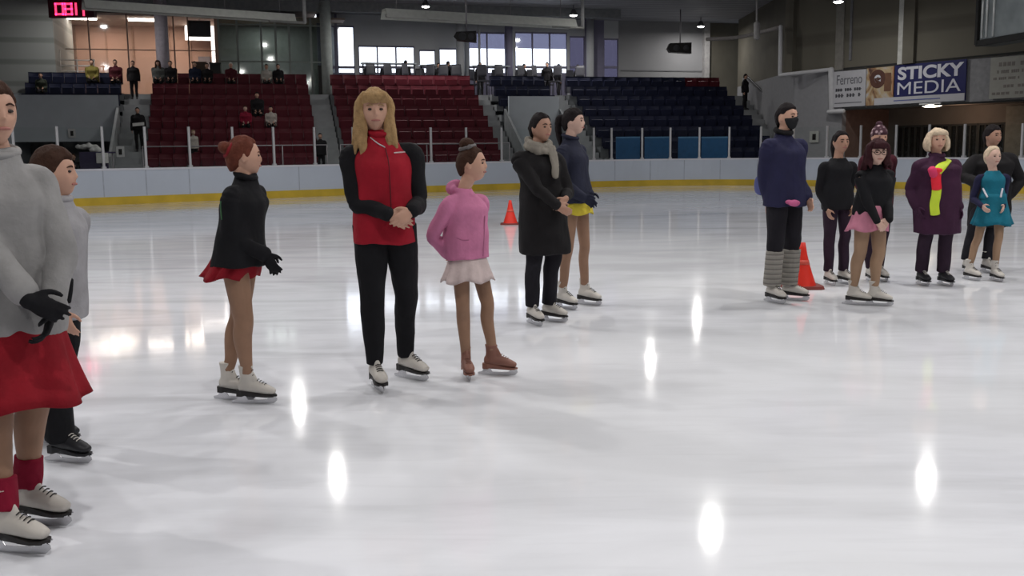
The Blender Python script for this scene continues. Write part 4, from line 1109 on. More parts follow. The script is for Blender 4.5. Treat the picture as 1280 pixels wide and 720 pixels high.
def person(S):
    Hh = S['H']; k = Hh / 1.7; yaw = S['yaw']; bw = S.get('bw', 1.0); vox = S.get('vox', 0.006); hi = S.get('hi', True)
    l = V((math.cos(yaw), math.sin(yaw), 0)); d = V((math.sin(yaw), -math.cos(yaw), 0))
    Pv, Nk = S['pelvis'], S['neck']
    root = V((sum(f[0].x for f in S['feet']) / 2, sum(f[0].y for f in S['feet']) / 2, S.get('floor', 0.0)))
    e = empty(S.get('name', 'person'), root, S['label'], 'person', S.get('group'))
    up = (Nk - Pv).normalized(); TL = (Nk - Pv).length
    skin = S.get('skin', M_skin)
    sw = 0.108 * Hh * bw
    sh = [Nk - l * sw - up * 0.060 * Hh, Nk + l * sw - up * 0.060 * Hh]
    if 'shy' in S:  # one shoulder forward etc.
        sh[0] = sh[0] + S['shy'][0]; sh[1] = sh[1] + S['shy'][1]
    hp = [Pv - l * 0.050 * Hh * S.get('hipw', 1), Pv + l * 0.050 * Hh * S.get('hipw', 1)]
    # arms
    arms = []
    for i in (0, 1):
        W = S['wrists'][i]; hint = S.get('hints', [None, None])[i]
        if hint is None: hint = (-l if i == 0 else l) * 0.35 - d
        E, W = ik(sh[i], W, 0.166 * Hh, 0.146 * Hh, hint); arms.append((sh[i], E, W))
    legs = []
    for i in (0, 1):
        g, fy = S['feet'][i]; ff = V((math.sin(fy), -math.cos(fy), 0)); sc = S.get('foot', 1.0) * k ** 0.6
        lift = 0.10 if S.get('skates', True) else 0.055
        A = g - ff * 0.04 * sc + Z1 * (0.16 * sc if S.get('skates', True) else 0.10 * k)
        if 'knees' in S: K = S['knees'][i]
        else:
            K = hp[i] * 0.47 + A * 0.53 + ff * S.get('kneef', 0.02) + l * (0.006 if i else -0.006)
        legs.append((hp[i], K, A, ff, sc))
    # ---------- body
    tw = S.get('thigh', 1.0)
    mb = MB()
    rr = lambda x: x * k
    mb.hrings([(Pv - up * rr(.07), rr(.10), rr(.07)), (Pv, rr(.145), rr(.10)), (Pv + up * rr(.08), rr(.140), rr(.095)), (Pv + up * TL * .42, rr(.115 * bw), rr(.080)), (Pv + up * TL * .68, rr(.135 * bw), rr(.092)),
               (Pv + up * TL * .80, rr(.125 * bw), rr(.085)), (Pv + up * TL * .90, rr(.090 * bw), rr(.068)), (Nk, rr(.055), rr(.052))], l, d, 26, 2.2, 4)
    hC, hy, hpch, hh = S['head']
    hd = Head(hC, hy, hpch, hh)
    mb.tube([Nk - up * rr(.05), Nk + Z1 * rr(.01), hd.P(0, -0.018, -0.075), hd.P(0, -0.015, -0.03)], [rr(.060), rr(.052), .049 * hd.k, .05 * hd.k], 18, 4, ref=l)
    hd.build(mb)
    for i, (A, E, W) in enumerate(arms):
        mb.tube([A.lerp(E, .08), A.lerp(E, .45), E, E.lerp(W, .35), W], [rr(.034), rr(.038), rr(.037), rr(.037), rr(.025)], 14, 5)
        hs = S.get('hands', [None, None])[i]
        fd = (W - E).normalized()
        if hs is None: hf, pn, ts, cu = fd + Z1 * -0.1, (l if i == 0 else -l), d, 0.35
        else: hf, pn, ts, cu = hs
        if 'gloves' not in S: hand(mb, W, hf, pn, ts, 0.95 * k ** 0.8, cu)
    for (A, K, B, ff, sc) in legs:
        mb.tube([A - Z1 * 0.0 , A.lerp(K, .35), A.lerp(K, .8), K, K.lerp(B, .3) - ff * 0.012, K.lerp(B, .75), B + Z1 * -.02], [rr(.082 * tw), rr(.076 * tw), rr(.055 * tw), rr(.051 * tw), rr(.052 * tw), rr(.034), rr(.032)], 16, 5)
    me = remesh(mb.mesh('body'), vox, 2)
    body = link('body', me, skin, e, root)
    # face
    if S.get('face', True):
        for q in (-1, 1):
            m_ = MB(); m_.ell(hd.P(.030 * q, .0775, .006), hd.l * .0125 * hd.k, hd.f * .009 * hd.k, hd.u * .0065 * hd.k, 10, 8); link('eye', m_.mesh('e'), M_eye, e, root)
            if hi:
                m_ = MB(); m_.tube([hd.P(.014 * q, .088, .026), hd.P(.030 * q, .087, .031), hd.P(.048 * q, .074, .025)], [.0028 * hd.k, .0035 * hd.k, .002 * hd.k], 6, 3); link('eyebrow', m_.mesh('e'), S['hairmat'], e, root)
        if not S.get('mask'):
            m_ = MB(); m_.tube([hd.P(-.022, .085, -.054), hd.P(0, .094, -.053), hd.P(.022, .085, -.054)], [.004 * hd.k, .0065 * hd.k, .004 * hd.k], 8, 3); link('lips', m_.mesh('e'), M_lips, e, root)
    # ---------- legs clothing
    lt = S.get('legwear')
    if lt:
        kind, mt = lt[0], lt[1]; fl = lt[2] if len(lt) > 2 else {}
        th, kn, ca, an = fl.get('th', .098), fl.get('kn', .068), fl.get('ca', .062), fl.get('an', .050)
        if kind == 'tights': th, kn, ca, an = fl.get('th', .088), fl.get('kn', .057), fl.get('ca', .057), fl.get('an', .040)
        m_ = MB(); zend = fl.get('zend', None)
        for (A, K, B, ff, sc) in legs:
            Be = B.copy()
            if kind == 'trousers': Be = B + Z1 * fl.get('dz', -0.01)
            else: Be = B + Z1 * fl.get('dz', 0.03)
            m_.tube([A + Z1 * .02, A.lerp(K, .35), A.lerp(K, .8), K, K.lerp(B, .3) - ff * 0.012, K.lerp(B, .72), Be], [rr(th * tw), rr((th - .008) * tw), rr((kn + .006) * tw), rr(kn * tw), rr(ca * tw), rr((an + ca) / 2 * (1 if kind == 'trousers' else .85)), rr(an)], 16, 5, dome=False)
        m_.hrings([(Pv - up * rr(.085), rr(.10), rr(.07)), (Pv - up * rr(.03), rr(.160), rr(.112)), (Pv + up * rr(.06), rr(.158), rr(.110)), (Pv + up * rr(.16), rr(.14), rr(.10))], l, d, 26, 2.3, 4)
        me = remesh(m_.mesh('t'), max(vox, .007), 3, 0.010 if kind == 'trousers' else 0.0, 9.0, S.get('seed', 0))
        link({'trousers': 'trousers', 'tights': 'tights'}[kind], me, mt, e, root)
    # ---------- leg warmers
    if 'warmers' in S:
        mt, f0, f1 = S['warmers']
        for (A, K, B, ff, sc) in legs:
            m_ = MB(); a, b = K.lerp(B, f0), K.lerp(B, f1)
            m_.tube([a, a.lerp(b, .5), b], [rr(S.get('wr', .068)), rr(S.get('wr', .068)), rr(S.get('wr', .066))], 18, 5, dome=False)
            link('leg_warmer', remesh(m_.mesh('w'), .007, 1, .006, 18), mt, e, root)
    # ---------- skirt
    if 'skirt' in S:
        mt, ztop, zhem, r0, r1, nf, amp = S['skirt'][:7]
        lean = S['skirt'][7] if len(S['skirt']) > 7 else V((0, 0, 0))
        m_ = MB(); n = 96; rs = []; cx = Pv
        for j in range(9):
            q = j / 8; z = ztop + (zhem - ztop) * q; kk = len(m_.v)
            for i in range(n):
                th = 2 * PI * i / n
                fr = 1 + amp * q * math.sin(nf * th + 1.3 * math.sin(2 * th)) + amp * .4 * q * math.sin(nf * 1.7 * th)
                rad = r0 + (r1 - r0) * (q ** 1.45)
                m_.v.append(V((cx.x, cx.y, z)) + (l * math.cos(th) * rad * fr + d * math.sin(th) * rad * .80 * fr) + lean * q * q + Z1 * (0.012 * q * math.cos(nf * th * .5)))
            rs.append(kk)
        for a, b in zip(rs, rs[1:]): m_.bridge(a, b, n)
        o = link('skirt', m_.mesh('s'), mt, e, root)
        md = o.modifiers.new('thick', 'SOLIDIFY'); md.thickness = 0.005; md.offset = 0
    # ---------- top
    t = S['top']
    mt = t['mat']; hz = t['hem']; lo = t.get('loose', 1.0); fl = t.get('flare', 1.0)
    m_ = MB()
    def cat(z):  # spine centre at height z
        q = (z - Pv.z) / (Nk.z - Pv.z); return V((Pv.x + (Nk.x - Pv.x) * max(q, 0), Pv.y + (Nk.y - Pv.y) * max(q, 0), z))
    L = []
    zs = [hz]; w0, d0 = .165 * lo * fl, .125 * lo * fl
    if hz < Pv.z - .12 * k: L += [(cat(hz), rr(w0), rr(d0)), (cat((hz + Pv.z) / 2), rr(.172 * lo * (1 + fl) / 2), rr(.13 * lo * (1 + fl) / 2))]
    else: L += [(cat(hz), rr(w0), rr(d0))]
    if hz < Pv.z + .05: L += [(cat(Pv.z + .09 * k), rr(.166 * lo), rr(.122 * lo))]
    wst = t.get('waist', 1.0)
    L += [(Pv + up * TL * .45, rr(.143 * lo * wst * bw), rr(.110 * lo * wst)), (Pv + up * TL * .68, rr(.160 * lo * bw), rr(.122 * lo) * t.get('bust', 1)), (Pv + up * TL * .80, rr(.158 * bw * lo ** .4), rr(.108 * lo ** .4)),
          (Pv + up * TL * .90, rr(.118 * bw), rr(.090)), (Nk + up * rr(.0), rr(.074), rr(.072)), (Nk + up * rr(t.get('collar', .03)), rr(.062), rr(.062))]
    m_.hrings(L, l, d, 30, 2.3, 5)
    sl = t.get('sleeve', .056); smt = t.get('sleevemat')
    ms = MB() if smt else m_
    cuffback = t.get('cuff', 0.0)
    for (A, E, W) in arms:
        dW = (W - E).normalized(); We = W - dW * cuffback
        A2 = A.lerp(Nk, .42) - up * rr(.022)
        ms.tube([A2, A, A.lerp(E, .4), E, E.lerp(We, .4), We], [rr(sl * .84), rr(sl * .98), rr(sl * .98), rr(sl * .92), rr(sl * .85), rr(sl * t.get('cuffr', .68))], 16, 5)
    if t.get('hood'):
        hc = Nk - d * rr(.085) + Z1 * rr(.02)
        m_.ell(hc, l * rr(.10), d * rr(.055), Z1 * rr(.062))
        m_.tube([Nk - l * rr(.085) - d * .03 * k + Z1 * rr(.01), Nk - d * rr(.10) + Z1 * rr(.045), Nk + l * rr(.085) - d * .03 * k + Z1 * rr(.01)], [rr(.03)] * 3, 12, 6)
        m_.tube([Nk - l * rr(.075) + Z1 * rr(.0), Nk + d * rr(.075) - Z1 * rr(.035), Nk + l * rr(.075) + Z1 * rr(.0)], [rr(.022)] * 3, 12, 6)
    amp = t.get('fold', .012)
    me = remesh(m_.mesh('t'), max(vox, .007), 4, amp, 7.0, S.get('seed', 0) * 1.7)
    bv = None
    if t.get('decor'):
        bmx = bmesh.new(); bmx.from_mesh(me); bv = BVHTree.FromBMesh(bmx)
    top = link(t.get('name', 'jacket'), me, mt, e, root)
    if smt:
        me = remesh(ms.mesh('t'), max(vox, .007), 3, amp * .8, 9.0, 3.3)
        link('sleeves', me, smt, e, root)
    if t.get('collarring'):
        cm, cr_, ch = t['collarring']
        m_ = MB(); c = Nk + Z1 * rr(ch)
        ring = [c + (l * math.cos(q) * .068 + d * math.sin(q) * .066) * k - Z1 * rr(.018) * math.sin(q) for q in [2 * PI * j / 16 for j in range(17)]]
        m_.tube(ring, [rr(cr_)] * 17, 10, 2); link('collar', remesh(m_.mesh('c'), .007, 2, .004, 20), cm, e, root)
    for dec in t.get('decor', []):
        nm, mt2, pix, rad = dec[:4]
        pts = []
        for (u, v) in pix:
            loc, nor, idx, dist = bv.ray_cast(CAM, ray(u, v).normalized())
            if loc is not None:
                pts.append(loc - ray(u, v).normalized() * (rad * .55 if isinstance(rad, float) else rad[1] * .8))
        if len(pts) > 1:
            m_ = MB(); R = rad if isinstance(rad, tuple) else (rad, rad)
            m_.tube(pts, [R] * len(pts), 12, 4, ref=(X1 if abs((pts[-1] - pts[0]).normalized().x) < .8 else Z1))
            link(nm, m_.mesh('d'), mt2, e, root)
    # ---------- gloves
    if 'gloves' in S:
        for i, (A, E, W) in enumerate(arms):
            m_ = MB(); hs = S.get('hands', [None, None])[i]; fd = (W - E).normalized()
            if hs is None: hs = (fd, (l if i == 0 else -l), d, .35)
            hand(m_, W, hs[0], hs[1], hs[2], 1.02 * k ** .8, hs[3]); m_.tube([W - fd * .06 * k, W + fd * .01], [rr(.036), rr(.032)], 12, 2)
            link('glove', remesh(m_.mesh('g'), .006, 2), S['gloves'], e, root)
    # ---------- feet
    for i, (A, K, B, ff, sc) in enumerate(legs):
        g, fy = S['feet'][i]
        if S.get('skates', True):
            skate(e, root, g, fy, sc, S.get('boot', M_boot), S.get('sole', M_sole), hi, cuff=S.get('cuff', .25))
        else:
            skate(e, root, g, fy, sc * .95, S.get('boot', M_bootdark), M_sole, False, 'shoe', cuff=.14, bladeon=False)
    # ---------- hair
    hm = S['hairmat']; st_ = S['hair']; m_ = MB()
    if st_ == 'long':
        hd.cap(m_, 1.25, .60, -.9, -.6)
        rnd = random.Random(5)
        for i in range(26):
            th = -2.2 + 4.4 * i / 25        # angle from back, sides included
            x, y = math.sin(th), -math.cos(th)
            if y > .30: y = .30
            fall = S.get('fall', .30) * (0.80 + .25 * rnd.random()) * (1.0 if y < 0 else .85)
            w = rnd.uniform(-.012, .012)
            m_.tube([hd.P(x * .055, y * .06 + .01, .085), hd.P(x * .088, y * .088, .03), hd.P(x * .089 + w, y * .100 + .004, -.06), hd.P(x * .100 + w * 2, y * .105 + .008 + (.015 if y > 0 else 0), -.06 - fall * .55), hd.P(x * .112 + w * 3, y * .10 + .02 + w, -.06 - fall)],
                    [.020 * hd.k, .024 * hd.k, .023 * hd.k, .020 * hd.k, .007 * hd.k], 8, 5)
        for i in range(9):
            q = -1 + 2 * i / 8
            m_.tube([hd.P(q * .035, .06, .098), hd.P(q * .052, .094, .075), hd.P(q * .066, .094 - abs(q) * .02, .040)], [.016 * hd.k, .014 * hd.k, .006 * hd.k], 8, 4)
        me = remesh(m_.mesh('h'), .006, 1, .007, 30)
    elif st_ == 'bob':
        hd.cap(m_, 1.4, .55, -.9, -.6)
        for i in range(18):
            th = -2.0 + 4.0 * i / 17; x, y = math.sin(th), -math.cos(th)
            if y > .30: y = .30
            m_.tube([hd.P(x * .07, y * .07, .07), hd.P(x * .100, y * .10, .0), hd.P(x * .105, y * .10, -.06), hd.P(x * .090, y * .09 + .012, -.10)], [.022 * hd.k, .026 * hd.k, .024 * hd.k, .010 * hd.k], 8, 4)
        for i in range(7):
            q = -1 + 2 * i / 6
            m_.tube([hd.P(q * .035, .05, .10), hd.P(q * .06, .088, .075), hd.P(q * .078, .075, .045)], [.016 * hd.k, .014 * hd.k, .006 * hd.k], 8, 4)
        me = remesh(m_.mesh('h'), .007, 1, .003, 40)
    else:
        hd.cap(m_, S.get('hvol', 1.0), S.get('fringe', .52), -.75, S.get('hside', .0))
        if st_ == 'bun':
            b = S.get('bun', (-.07, .11, .038)); c = hd.P(0, b[0], b[1])
            m_.ell(c, hd.l * b[2] * hd.k, hd.f * b[2] * hd.k, hd.u * b[2] * .85 * hd.k); m_.tube([hd.P(0, b[0] * .6, b[1] * .6), c], [.03 * hd.k, .025 * hd.k], 10, 2)
        if st_ == 'pony':
            p = S.get('pony', .26)
            m_.tube([hd.P(0, -.085, .045), hd.P(0, -.135, .03), hd.P(0, -.145, -.06), hd.P(0, -.125, -.06 - p * .6), hd.P(0, -.115, -.05 - p)], [.022 * hd.k, .028 * hd.k, .030 * hd.k, .022 * hd.k, .007 * hd.k], 12, 5)
        me = remesh(m_.mesh('h'), .006 if hi else .009, 1, .005, 28)
    link('hair', me, hm, e, root)
    if st_ == 'bun' and 'scrunchie' in S:
        b = S.get('bun', (-.07, .11, .038)); c = hd.P(0, b[0] * .8, b[1] * .8); ax = (hd.f * b[0] + hd.u * b[1]).normalized()
        a1 = hd.l; a2 = ax.cross(a1).normalized(); m_ = MB(); n = 14
        m_.tube([c + (a1 * math.cos(q) + a2 * math.sin(q)) * (b[2] * .95) * hd.k for q in [2 * PI * j / n for j in range(n + 1)]], [.014 * hd.k] * (n + 1), 8, 2)
        link('scrunchie', remesh(m_.mesh('s'), .006, 0, .006, 50), S['scrunchie'], e, root)
    if S.get('mask'):
        m_ = MB()
        def fn(n):
            x, y, z = n; X, Yy, Z = hd.shape(n)
            w = sm(-.02, -.14, z - .12 * (1 - abs(x))) * sm(.15, .35, y)
            f = .90 + .17 * w; return X * f, Yy * f, Z * (f if z > -.8 else .99)
        hd.sphere(m_, fn); link('face_mask', m_.mesh('m'), S['mask'], e, root)
    if S.get('glasses'):
        m_ = MB()
        for q in (-1, 1):
            c = hd.P(.031 * q, .098, .005); m_.tube([c + (hd.l * math.cos(a) * .026 + hd.u * math.sin(a) * .019) * hd.k for a in [2 * PI * j / 12 for j in range(13)]], [.003 * hd.k] * 13, 6, 2)
            m_.tube([hd.P(.057 * q, .095, .008), hd.P(.079 * q, .0, .008)], [.0025] * 2, 6, 1)
        m_.tube([hd.P(-.006, .102, .008), hd.P(.006, .102, .008)], [.0025] * 2, 6, 1)
        link('glasses', m_.mesh('g'), M_eye, e, root)
    return e, hd, l, d, arms, legs, root, body, top
def hp_(u, v, Y): return px(u, v, Y)
DG = math.radians
M_heather = cloth('jacket_heather', (0.27, 0.265, 0.265)); M_grey2 = cloth('jacket_lightgrey', (0.30, 0.295, 0.31))
M_redskirt = cloth('skirt_red', (0.23, 0.008, 0.016)); M_vest = cloth('vest_red', (0.30, 0.010, 0.022))
M_pink = cloth('jacket_pink', (0.50, 0.17, 0.30)); M_paleskirt = cloth('skirt_pale', (0.55, 0.45, 0.44))
M_navy = cloth('jacket_navy', (0.020, 0.022, 0.040)); M_navy2 = cloth('parka_navy', (0.018, 0.018, 0.050))
M_yel = cloth('skirt_yellow', (0.60, 0.48, 0.05)); M_pants = cloth('trousers_dark', (0.012, 0.011, 0.015)); M_purp = cloth('trousers_plum', (0.026, 0.014, 0.026))
M_coat = cloth('coat_black', (0.010, 0.009, 0.010)); M_plum = cloth('coat_plum', (0.040, 0.013, 0.034)); M_teal = cloth('dress_teal', (0.010, 0.13, 0.19))
M_pk2 = cloth('skirt_pink', (0.52, 0.20, 0.28)); M_scarf = cloth('scarf_grey', (0.22, 0.20, 0.17)); M_gw = stripes('warmer_grey', (0.25, 0.235, 0.21), (0.14, 0.13, 0.12), 7, 'Z', 0.9)
M_rw = cloth('warmer_red', (0.20, 0.006, 0.025)); M_lime = mat('ribbon_lime', (0.52, 0.66, 0.04), 0.5); M_rr = mat('ribbon_red', (0.72, 0.02, 0.04), 0.5)
up3 = Z1
# --- woman in red vest
Y = 5.9; y0 = DG(8); l0 = V((math.cos(y0), math.sin(y0), 0)); d0 = V((math.sin(y0), -math.cos(y0), 0))
person(dict(label='person with long blonde hair in a red vest, hands clasped in front', H=1.70, yaw=y0, bw=1.0,
    pelvis=px(481, 284, Y), neck=px(476, 172, Y), head=(px(468, 138, Y - .02), DG(12), DG(-2), .235), feet=[(gnd(472, 487), DG(22)), (gnd(514, 474), DG(50))],
    wrists=[px(487, 268, Y - .20), px(514, 264, Y - .19)], hints=[-l0 * .65 - d0 * .6, l0 * .22 - d0], hands=[(l0 * .75 - up3 * .45 + d0 * .1, -d0, up3, .35), (-l0 * .8 - up3 * .55 + d0 * .25, -d0, up3, .45)],
    legwear=('trousers', M_black, dict(th=.096, kn=.068, ca=.063, an=.052)), thigh=1.10, vox=.005, hair='long', fall=.26, hairmat=H_blonde, skin=M_skin, seed=1, cuff=.24,
    top=dict(name='vest', mat=M_vest, hem=px(480, 303, Y).z, loose=1.08, flare=1.02, waist=1.08, sleevemat=M_black, sleeve=.060, cuff=.01, collar=.045, bust=1.08, collarring=(M_vest, .017, .035),
        decor=[('zip', mat('zip_dark', (.09, .01, .015)), [(482, 186), (486, 205), (488, 240), (489, 262)], .003), ('vest_trim', mat('trim_white', (.5, .5, .52)), [(463, 172), (472, 179), (481, 184)], .0035),
               ('chest_lettering', mat('trim_white2', (.55, .45, .45)), [(493, 191), (500, 190.5), (508, 190)], .004), ('shoulder_stripe', mat('trim_pale', (.55, .5, .45)), [(491, 160), (500, 166), (509, 170)], .006)])))
# --- girl in pink jacket
Y = 6.2; y0 = DG(48); l0 = V((math.cos(y0), math.sin(y0), 0)); d0 = V((math.sin(y0), -math.cos(y0), 0))
person(dict(label='girl in a pink hooded jacket and pale skirt, hair in a bun', name='person', H=1.32, yaw=y0, bw=1.0,
    pelvis=px(584, 312, Y), neck=px(580, 238, Y), head=(px(590, 205, Y), DG(80), DG(0), .205), feet=[(gnd(584, 473), DG(12)), (gnd(622, 469), DG(78))],
    wrists=[px(560, 318, Y + .02), px(574, 312, Y + .22)], hints=[-l0 - d0 * .2, l0], hands=[(l0 * .6 - up3 * .5 - d0 * .2, d0, up3, .4), None], thigh=.92,
    legwear=('tights', M_tan, dict(th=.085, kn=.060, ca=.060, an=.042, dz=.02)), vox=.005, hair='bun', bun=(-.035, .135, .052), scrunchie=mat('tie_grey', (.12, .11, .11), .6), fringe=.62, hside=-.08, hairmat=H_brown, skin=M_skin, boot=M_tanb, sole=M_tanb, seed=2, cuff=.23,
    skirt=(M_paleskirt, px(580, 308, Y).z, px(580, 350, Y).z, .115, .185, 11, .05),
    top=dict(mat=M_pink, hem=px(585, 323, Y).z, loose=1.22, flare=.98, waist=1.05, sleeve=.064, cuff=-.01, collar=.02, hood=True, fold=.014,
        decor=[('zip', mat('zip_pink', (.36, .12, .22)), [(603, 242), (606, 270), (605, 300), (604, 320)], .003), ('pocket_trim', mat('zip_pink', (.36, .12, .22)), [(571, 297), (578, 300), (586, 300)], .003)])))
# --- girl in black jacket and red skirt
Y = 5.6; y0 = DG(78); l0 = V((math.cos(y0), math.sin(y0), 0)); d0 = V((math.sin(y0), -math.cos(y0), 0))
person(dict(label='girl in profile in a black jacket and short red skirt, white skates', H=1.40, yaw=y0, bw=1.0,
    pelvis=px(299, 316, Y), neck=px(307, 226, Y), head=(px(305, 196, Y), DG(112), DG(0), .212), feet=[(gnd(318, 504.5), DG(84)), (gnd(293, 500), DG(75))],
    wrists=[px(331, 318, Y - .12), px(333, 320, Y + .05)], hints=[-d0 - l0 * .1, -d0 + l0 * .1], hands=[(d0 * .5 - up3 * .8, l0, d0, .4), (d0 * .5 - up3 * .8, -l0, d0, .4)], gloves=M_black, thigh=1.08,
    legwear=('tights', M_tan, dict(th=.090, kn=.062, ca=.060, an=.042)), vox=.005, hair='bun', bun=(-.105, .055, .042), scrunchie=mat('scrunchie_red', (.20, .01, .015)), hside=-.08, fringe=.6, hairmat=H_auburn, skin=M_skin, seed=3,
    skirt=(M_redskirt, px(307, 305, Y).z, px(307, 346, Y).z, .15, .185, 9, .07, -d0 * .06),
    top=dict(mat=M_black, hem=px(300, 331, Y).z, loose=1.22, flare=1.12, waist=1.05, sleeve=.066, cuff=.0, collar=.045, fold=.014, collarring=(M_black, .02, .035),
        decor=[('back_print', mat('print_green', (.05, .13, .06)), [(276, 252), (276, 262), (277, 274)], .004)])))
# --- grey jacket girl, cut by the left edge
Y = 3.6; y0 = DG(35); l0 = V((math.cos(y0), math.sin(y0), 0)); d0 = V((math.sin(y0), -math.cos(y0), 0))
person(dict(label='person at the left edge in a grey jacket, red skirt and red leg warmers', H=1.60, yaw=y0, bw=.80,
    pelvis=px(9, 368, Y), neck=px(-3, 196, Y), head=(px(-11, 142, Y), DG(50), DG(0), .23), feet=[(gnd(19, 691), DG(78)), (gnd(48, 656), DG(78))],
    wrists=[px(50, 398, Y - .22), px(66, 388, Y - .10)], hints=[-l0 * .5 - d0, l0 - d0 * .4], hands=[(l0 * .5 + d0 * .3 - up3 * .3, -d0, up3, .5), (-up3 * .7 + d0 * .3 - l0 * .3, -l0, d0, .5)], gloves=M_black,
    legwear=('tights', M_tan, dict(th=.092, kn=.062, ca=.062, an=.042)), warmers=(M_rw, .66, 1.0), wr=.056, vox=.005, hair='bun', hairmat=H_brown, skin=M_skin, hside=-.08, seed=4,
    skirt=(M_redskirt, px(0, 385, Y).z, px(0, 500, Y).z, .17, .235, 8, .06, d0 * .05),
    top=dict(mat=M_heather, hem=px(9, 418, Y).z, loose=1.20, flare=1.0, waist=1.08, sleeve=.062, cuff=.03, collar=.03, fold=.018, collarring=(M_heather, .018, .02))))
# --- child behind, grey jacket black pants
Y = 4.5; y0 = DG(72); l0 = V((math.cos(y0), math.sin(y0), 0)); d0 = V((math.sin(y0), -math.cos(y0), 0))
person(dict(label='dark haired person in grey jacket and loose black trousers behind the one in red skirt', H=1.34, yaw=y0, bw=1.0,
    pelvis=px(69, 360, Y), neck=px(72, 252, Y), head=(px(68, 216, Y), DG(96), DG(0), .215), feet=[(gnd(85, 578), DG(74)), (gnd(72, 555), DG(74))],
    wrists=[px(80, 395, Y - .2), px(86, 390, Y + .15)], hints=[-d0 - l0 * .1, -d0 + l0 * .1], vox=.006, hair='short', hvol=1.5, hside=-.085, fringe=.5, hairmat=H_brown, skin=M_skin, boot=M_bootdark, sole=M_bootdark, seed=5,
    legwear=('trousers', M_black, dict(th=.108, kn=.090, ca=.088, an=.082, dz=-.03)),
    top=dict(mat=M_grey2, hem=px(70, 398, Y).z, loose=1.16, flare=1.0, waist=1.1, sleeve=.062, cuff=.0, collar=.03, fold=.014, collarring=(M_grey2, .02, .03),
        decor=[('pocket_opening', M_black, [(89, 350), (88, 364), (86, 377)], .010)])))
# --- woman in black coat
Y = 8.12; y0 = DG(30); l0 = V((math.cos(y0), math.sin(y0), 0)); d0 = V((math.sin(y0), -math.cos(y0), 0))
r6 = person(dict(label='person in a long black coat and grey scarf with hands clasped, white skates', H=1.63, yaw=y0, bw=1.0,
    pelvis=px(680, 260, Y), neck=px(671, 186, Y), head=(px(676, 160, Y), DG(42), DG(0), .225), feet=[(gnd(668, 406), DG(25)), (gnd(691, 402), DG(55))],
    wrists=[px(698, 259, Y - .28), px(707, 249, Y - .20)], hints=[-l0 * .75 - d0 * .6, l0 * .6 - d0 * .7], hands=[(l0 * .6 - up3 * .3 + d0 * .2, -d0, up3, .5), (-l0 * .7 - up3 * .6 + d0 * .2, -d0, up3, .5)],
    legwear=('trousers', M_pants, dict(th=.096, kn=.072, ca=.070, an=.060)), vox=.007, hair='bun', bun=(-.10, .0, .035), hside=-.08, fringe=.6, hairmat=H_black, skin=M_skin2, seed=6, cuff=.2,
    top=dict(name='coat', mat=M_coat, hem=px(680, 316, Y).z, loose=1.22, flare=1.12, waist=1.0, sleeve=.066, cuff=.02, collar=.02, fold=.018)))
m_ = MB(); hd, l_, d_, rt = r6[1], r6[2], r6[3], r6[6]; nk = px(672, 184, Y)
for dz, rr_ in ((.0, .092), (.035, .082)):
    m_.tube([nk + Z1 * (dz - .03 * math.sin(q)) + (l_ * math.cos(q) * rr_ + d_ * (math.sin(q) * rr_ + .01)) for q in [2 * PI * j / 14 for j in range(15)]], [.032] * 15, 10, 2)
m_.tube([nk + d_ * .11 + l_ * .06, nk + d_ * .15 + l_ * .07 - Z1 * .12, nk + d_ * .17 + l_ * .06 - Z1 * .24], [(.045, .02), (.042, .018), (.035, .014)], 10, 4, ref=l_)
link('scarf', remesh(m_.mesh('s'), .008, 1, .012, 22), M_scarf, r6[0], rt)
# --- yellow skirt girl
Y = 8.95; y0 = DG(58); l0 = V((math.cos(y0), math.sin(y0), 0)); d0 = V((math.sin(y0), -math.cos(y0), 0))
person(dict(label='tall girl in a dark blue jacket and short yellow skirt with a ponytail', H=1.66, yaw=y0, bw=.95,
    pelvis=px(720, 250, Y), neck=px(713, 175, Y), head=(px(717, 152, Y), DG(72), DG(0), .222), feet=[(gnd(707, 386), DG(40)), (gnd(735, 381), DG(52))],
    wrists=[px(729, 247, Y - .20), px(738, 243, Y - .02)], hints=[-l0 * .4 - d0, l0 * .5 - d0], thigh=.82, hands=[(l0 * .4 - up3 * .4 + d0 * .5, -l0, up3, .6), (-l0 * .5 - up3 * .4 + d0 * .3, l0, up3, .6)], gloves=M_navy,
    legwear=('tights', M_tan, dict(th=.088, kn=.060, ca=.058, an=.040)), vox=.007, hair='pony', pony=.20, fringe=.45, hside=-.08, hairmat=H_black, skin=M_skinp, seed=7,
    skirt=(M_yel, px(713, 247, Y).z, px(713, 267, Y).z, .155, .18, 8, .04),
    top=dict(mat=M_navy, hem=px(720, 253, Y).z, loose=1.12, flare=1.0, waist=1.05, sleeve=.060, cuff=.0, collar=.03, fold=.014, collarring=(M_navy, .018, .03))))
# --- masked woman
Y = 9.1; y0 = DG(32); l0 = V((math.cos(y0), math.sin(y0), 0)); d0 = V((math.sin(y0), -math.cos(y0), 0))
r8 = person(dict(label='tall person in a dark navy jacket and black face mask with grey leg warmers', H=1.72, yaw=y0, bw=1.1,
    pelvis=px(981, 242, Y), neck=px(979, 169, Y), head=(px(984, 147, Y), DG(38), DG(0), .235), feet=[(gnd(968, 378.5), DG(25)), (gnd(991, 375.5), DG(62))],
    wrists=[px(960, 258, Y + .0), px(1010, 249, Y - .03)], hints=[-l0 * .1 - d0, l0 * .3 - d0],
    legwear=('trousers', M_pants, dict(th=.104, kn=.076, ca=.068, an=.055)), warmers=(M_gw, .18, 1.02), wr=.080, vox=.007, hair='short', hvol=1.2, hside=.22, fringe=.55, hairmat=H_black, skin=M_skin, mask=mat('mask_black', (.01, .01, .012)), seed=8,
    top=dict(mat=M_navy2, hem=px(981, 257, Y).z, loose=1.22, flare=1.06, waist=1.1, sleeve=.068, cuff=.02, collar=.05, fold=.018, collarring=(M_coat, .024, .035))))
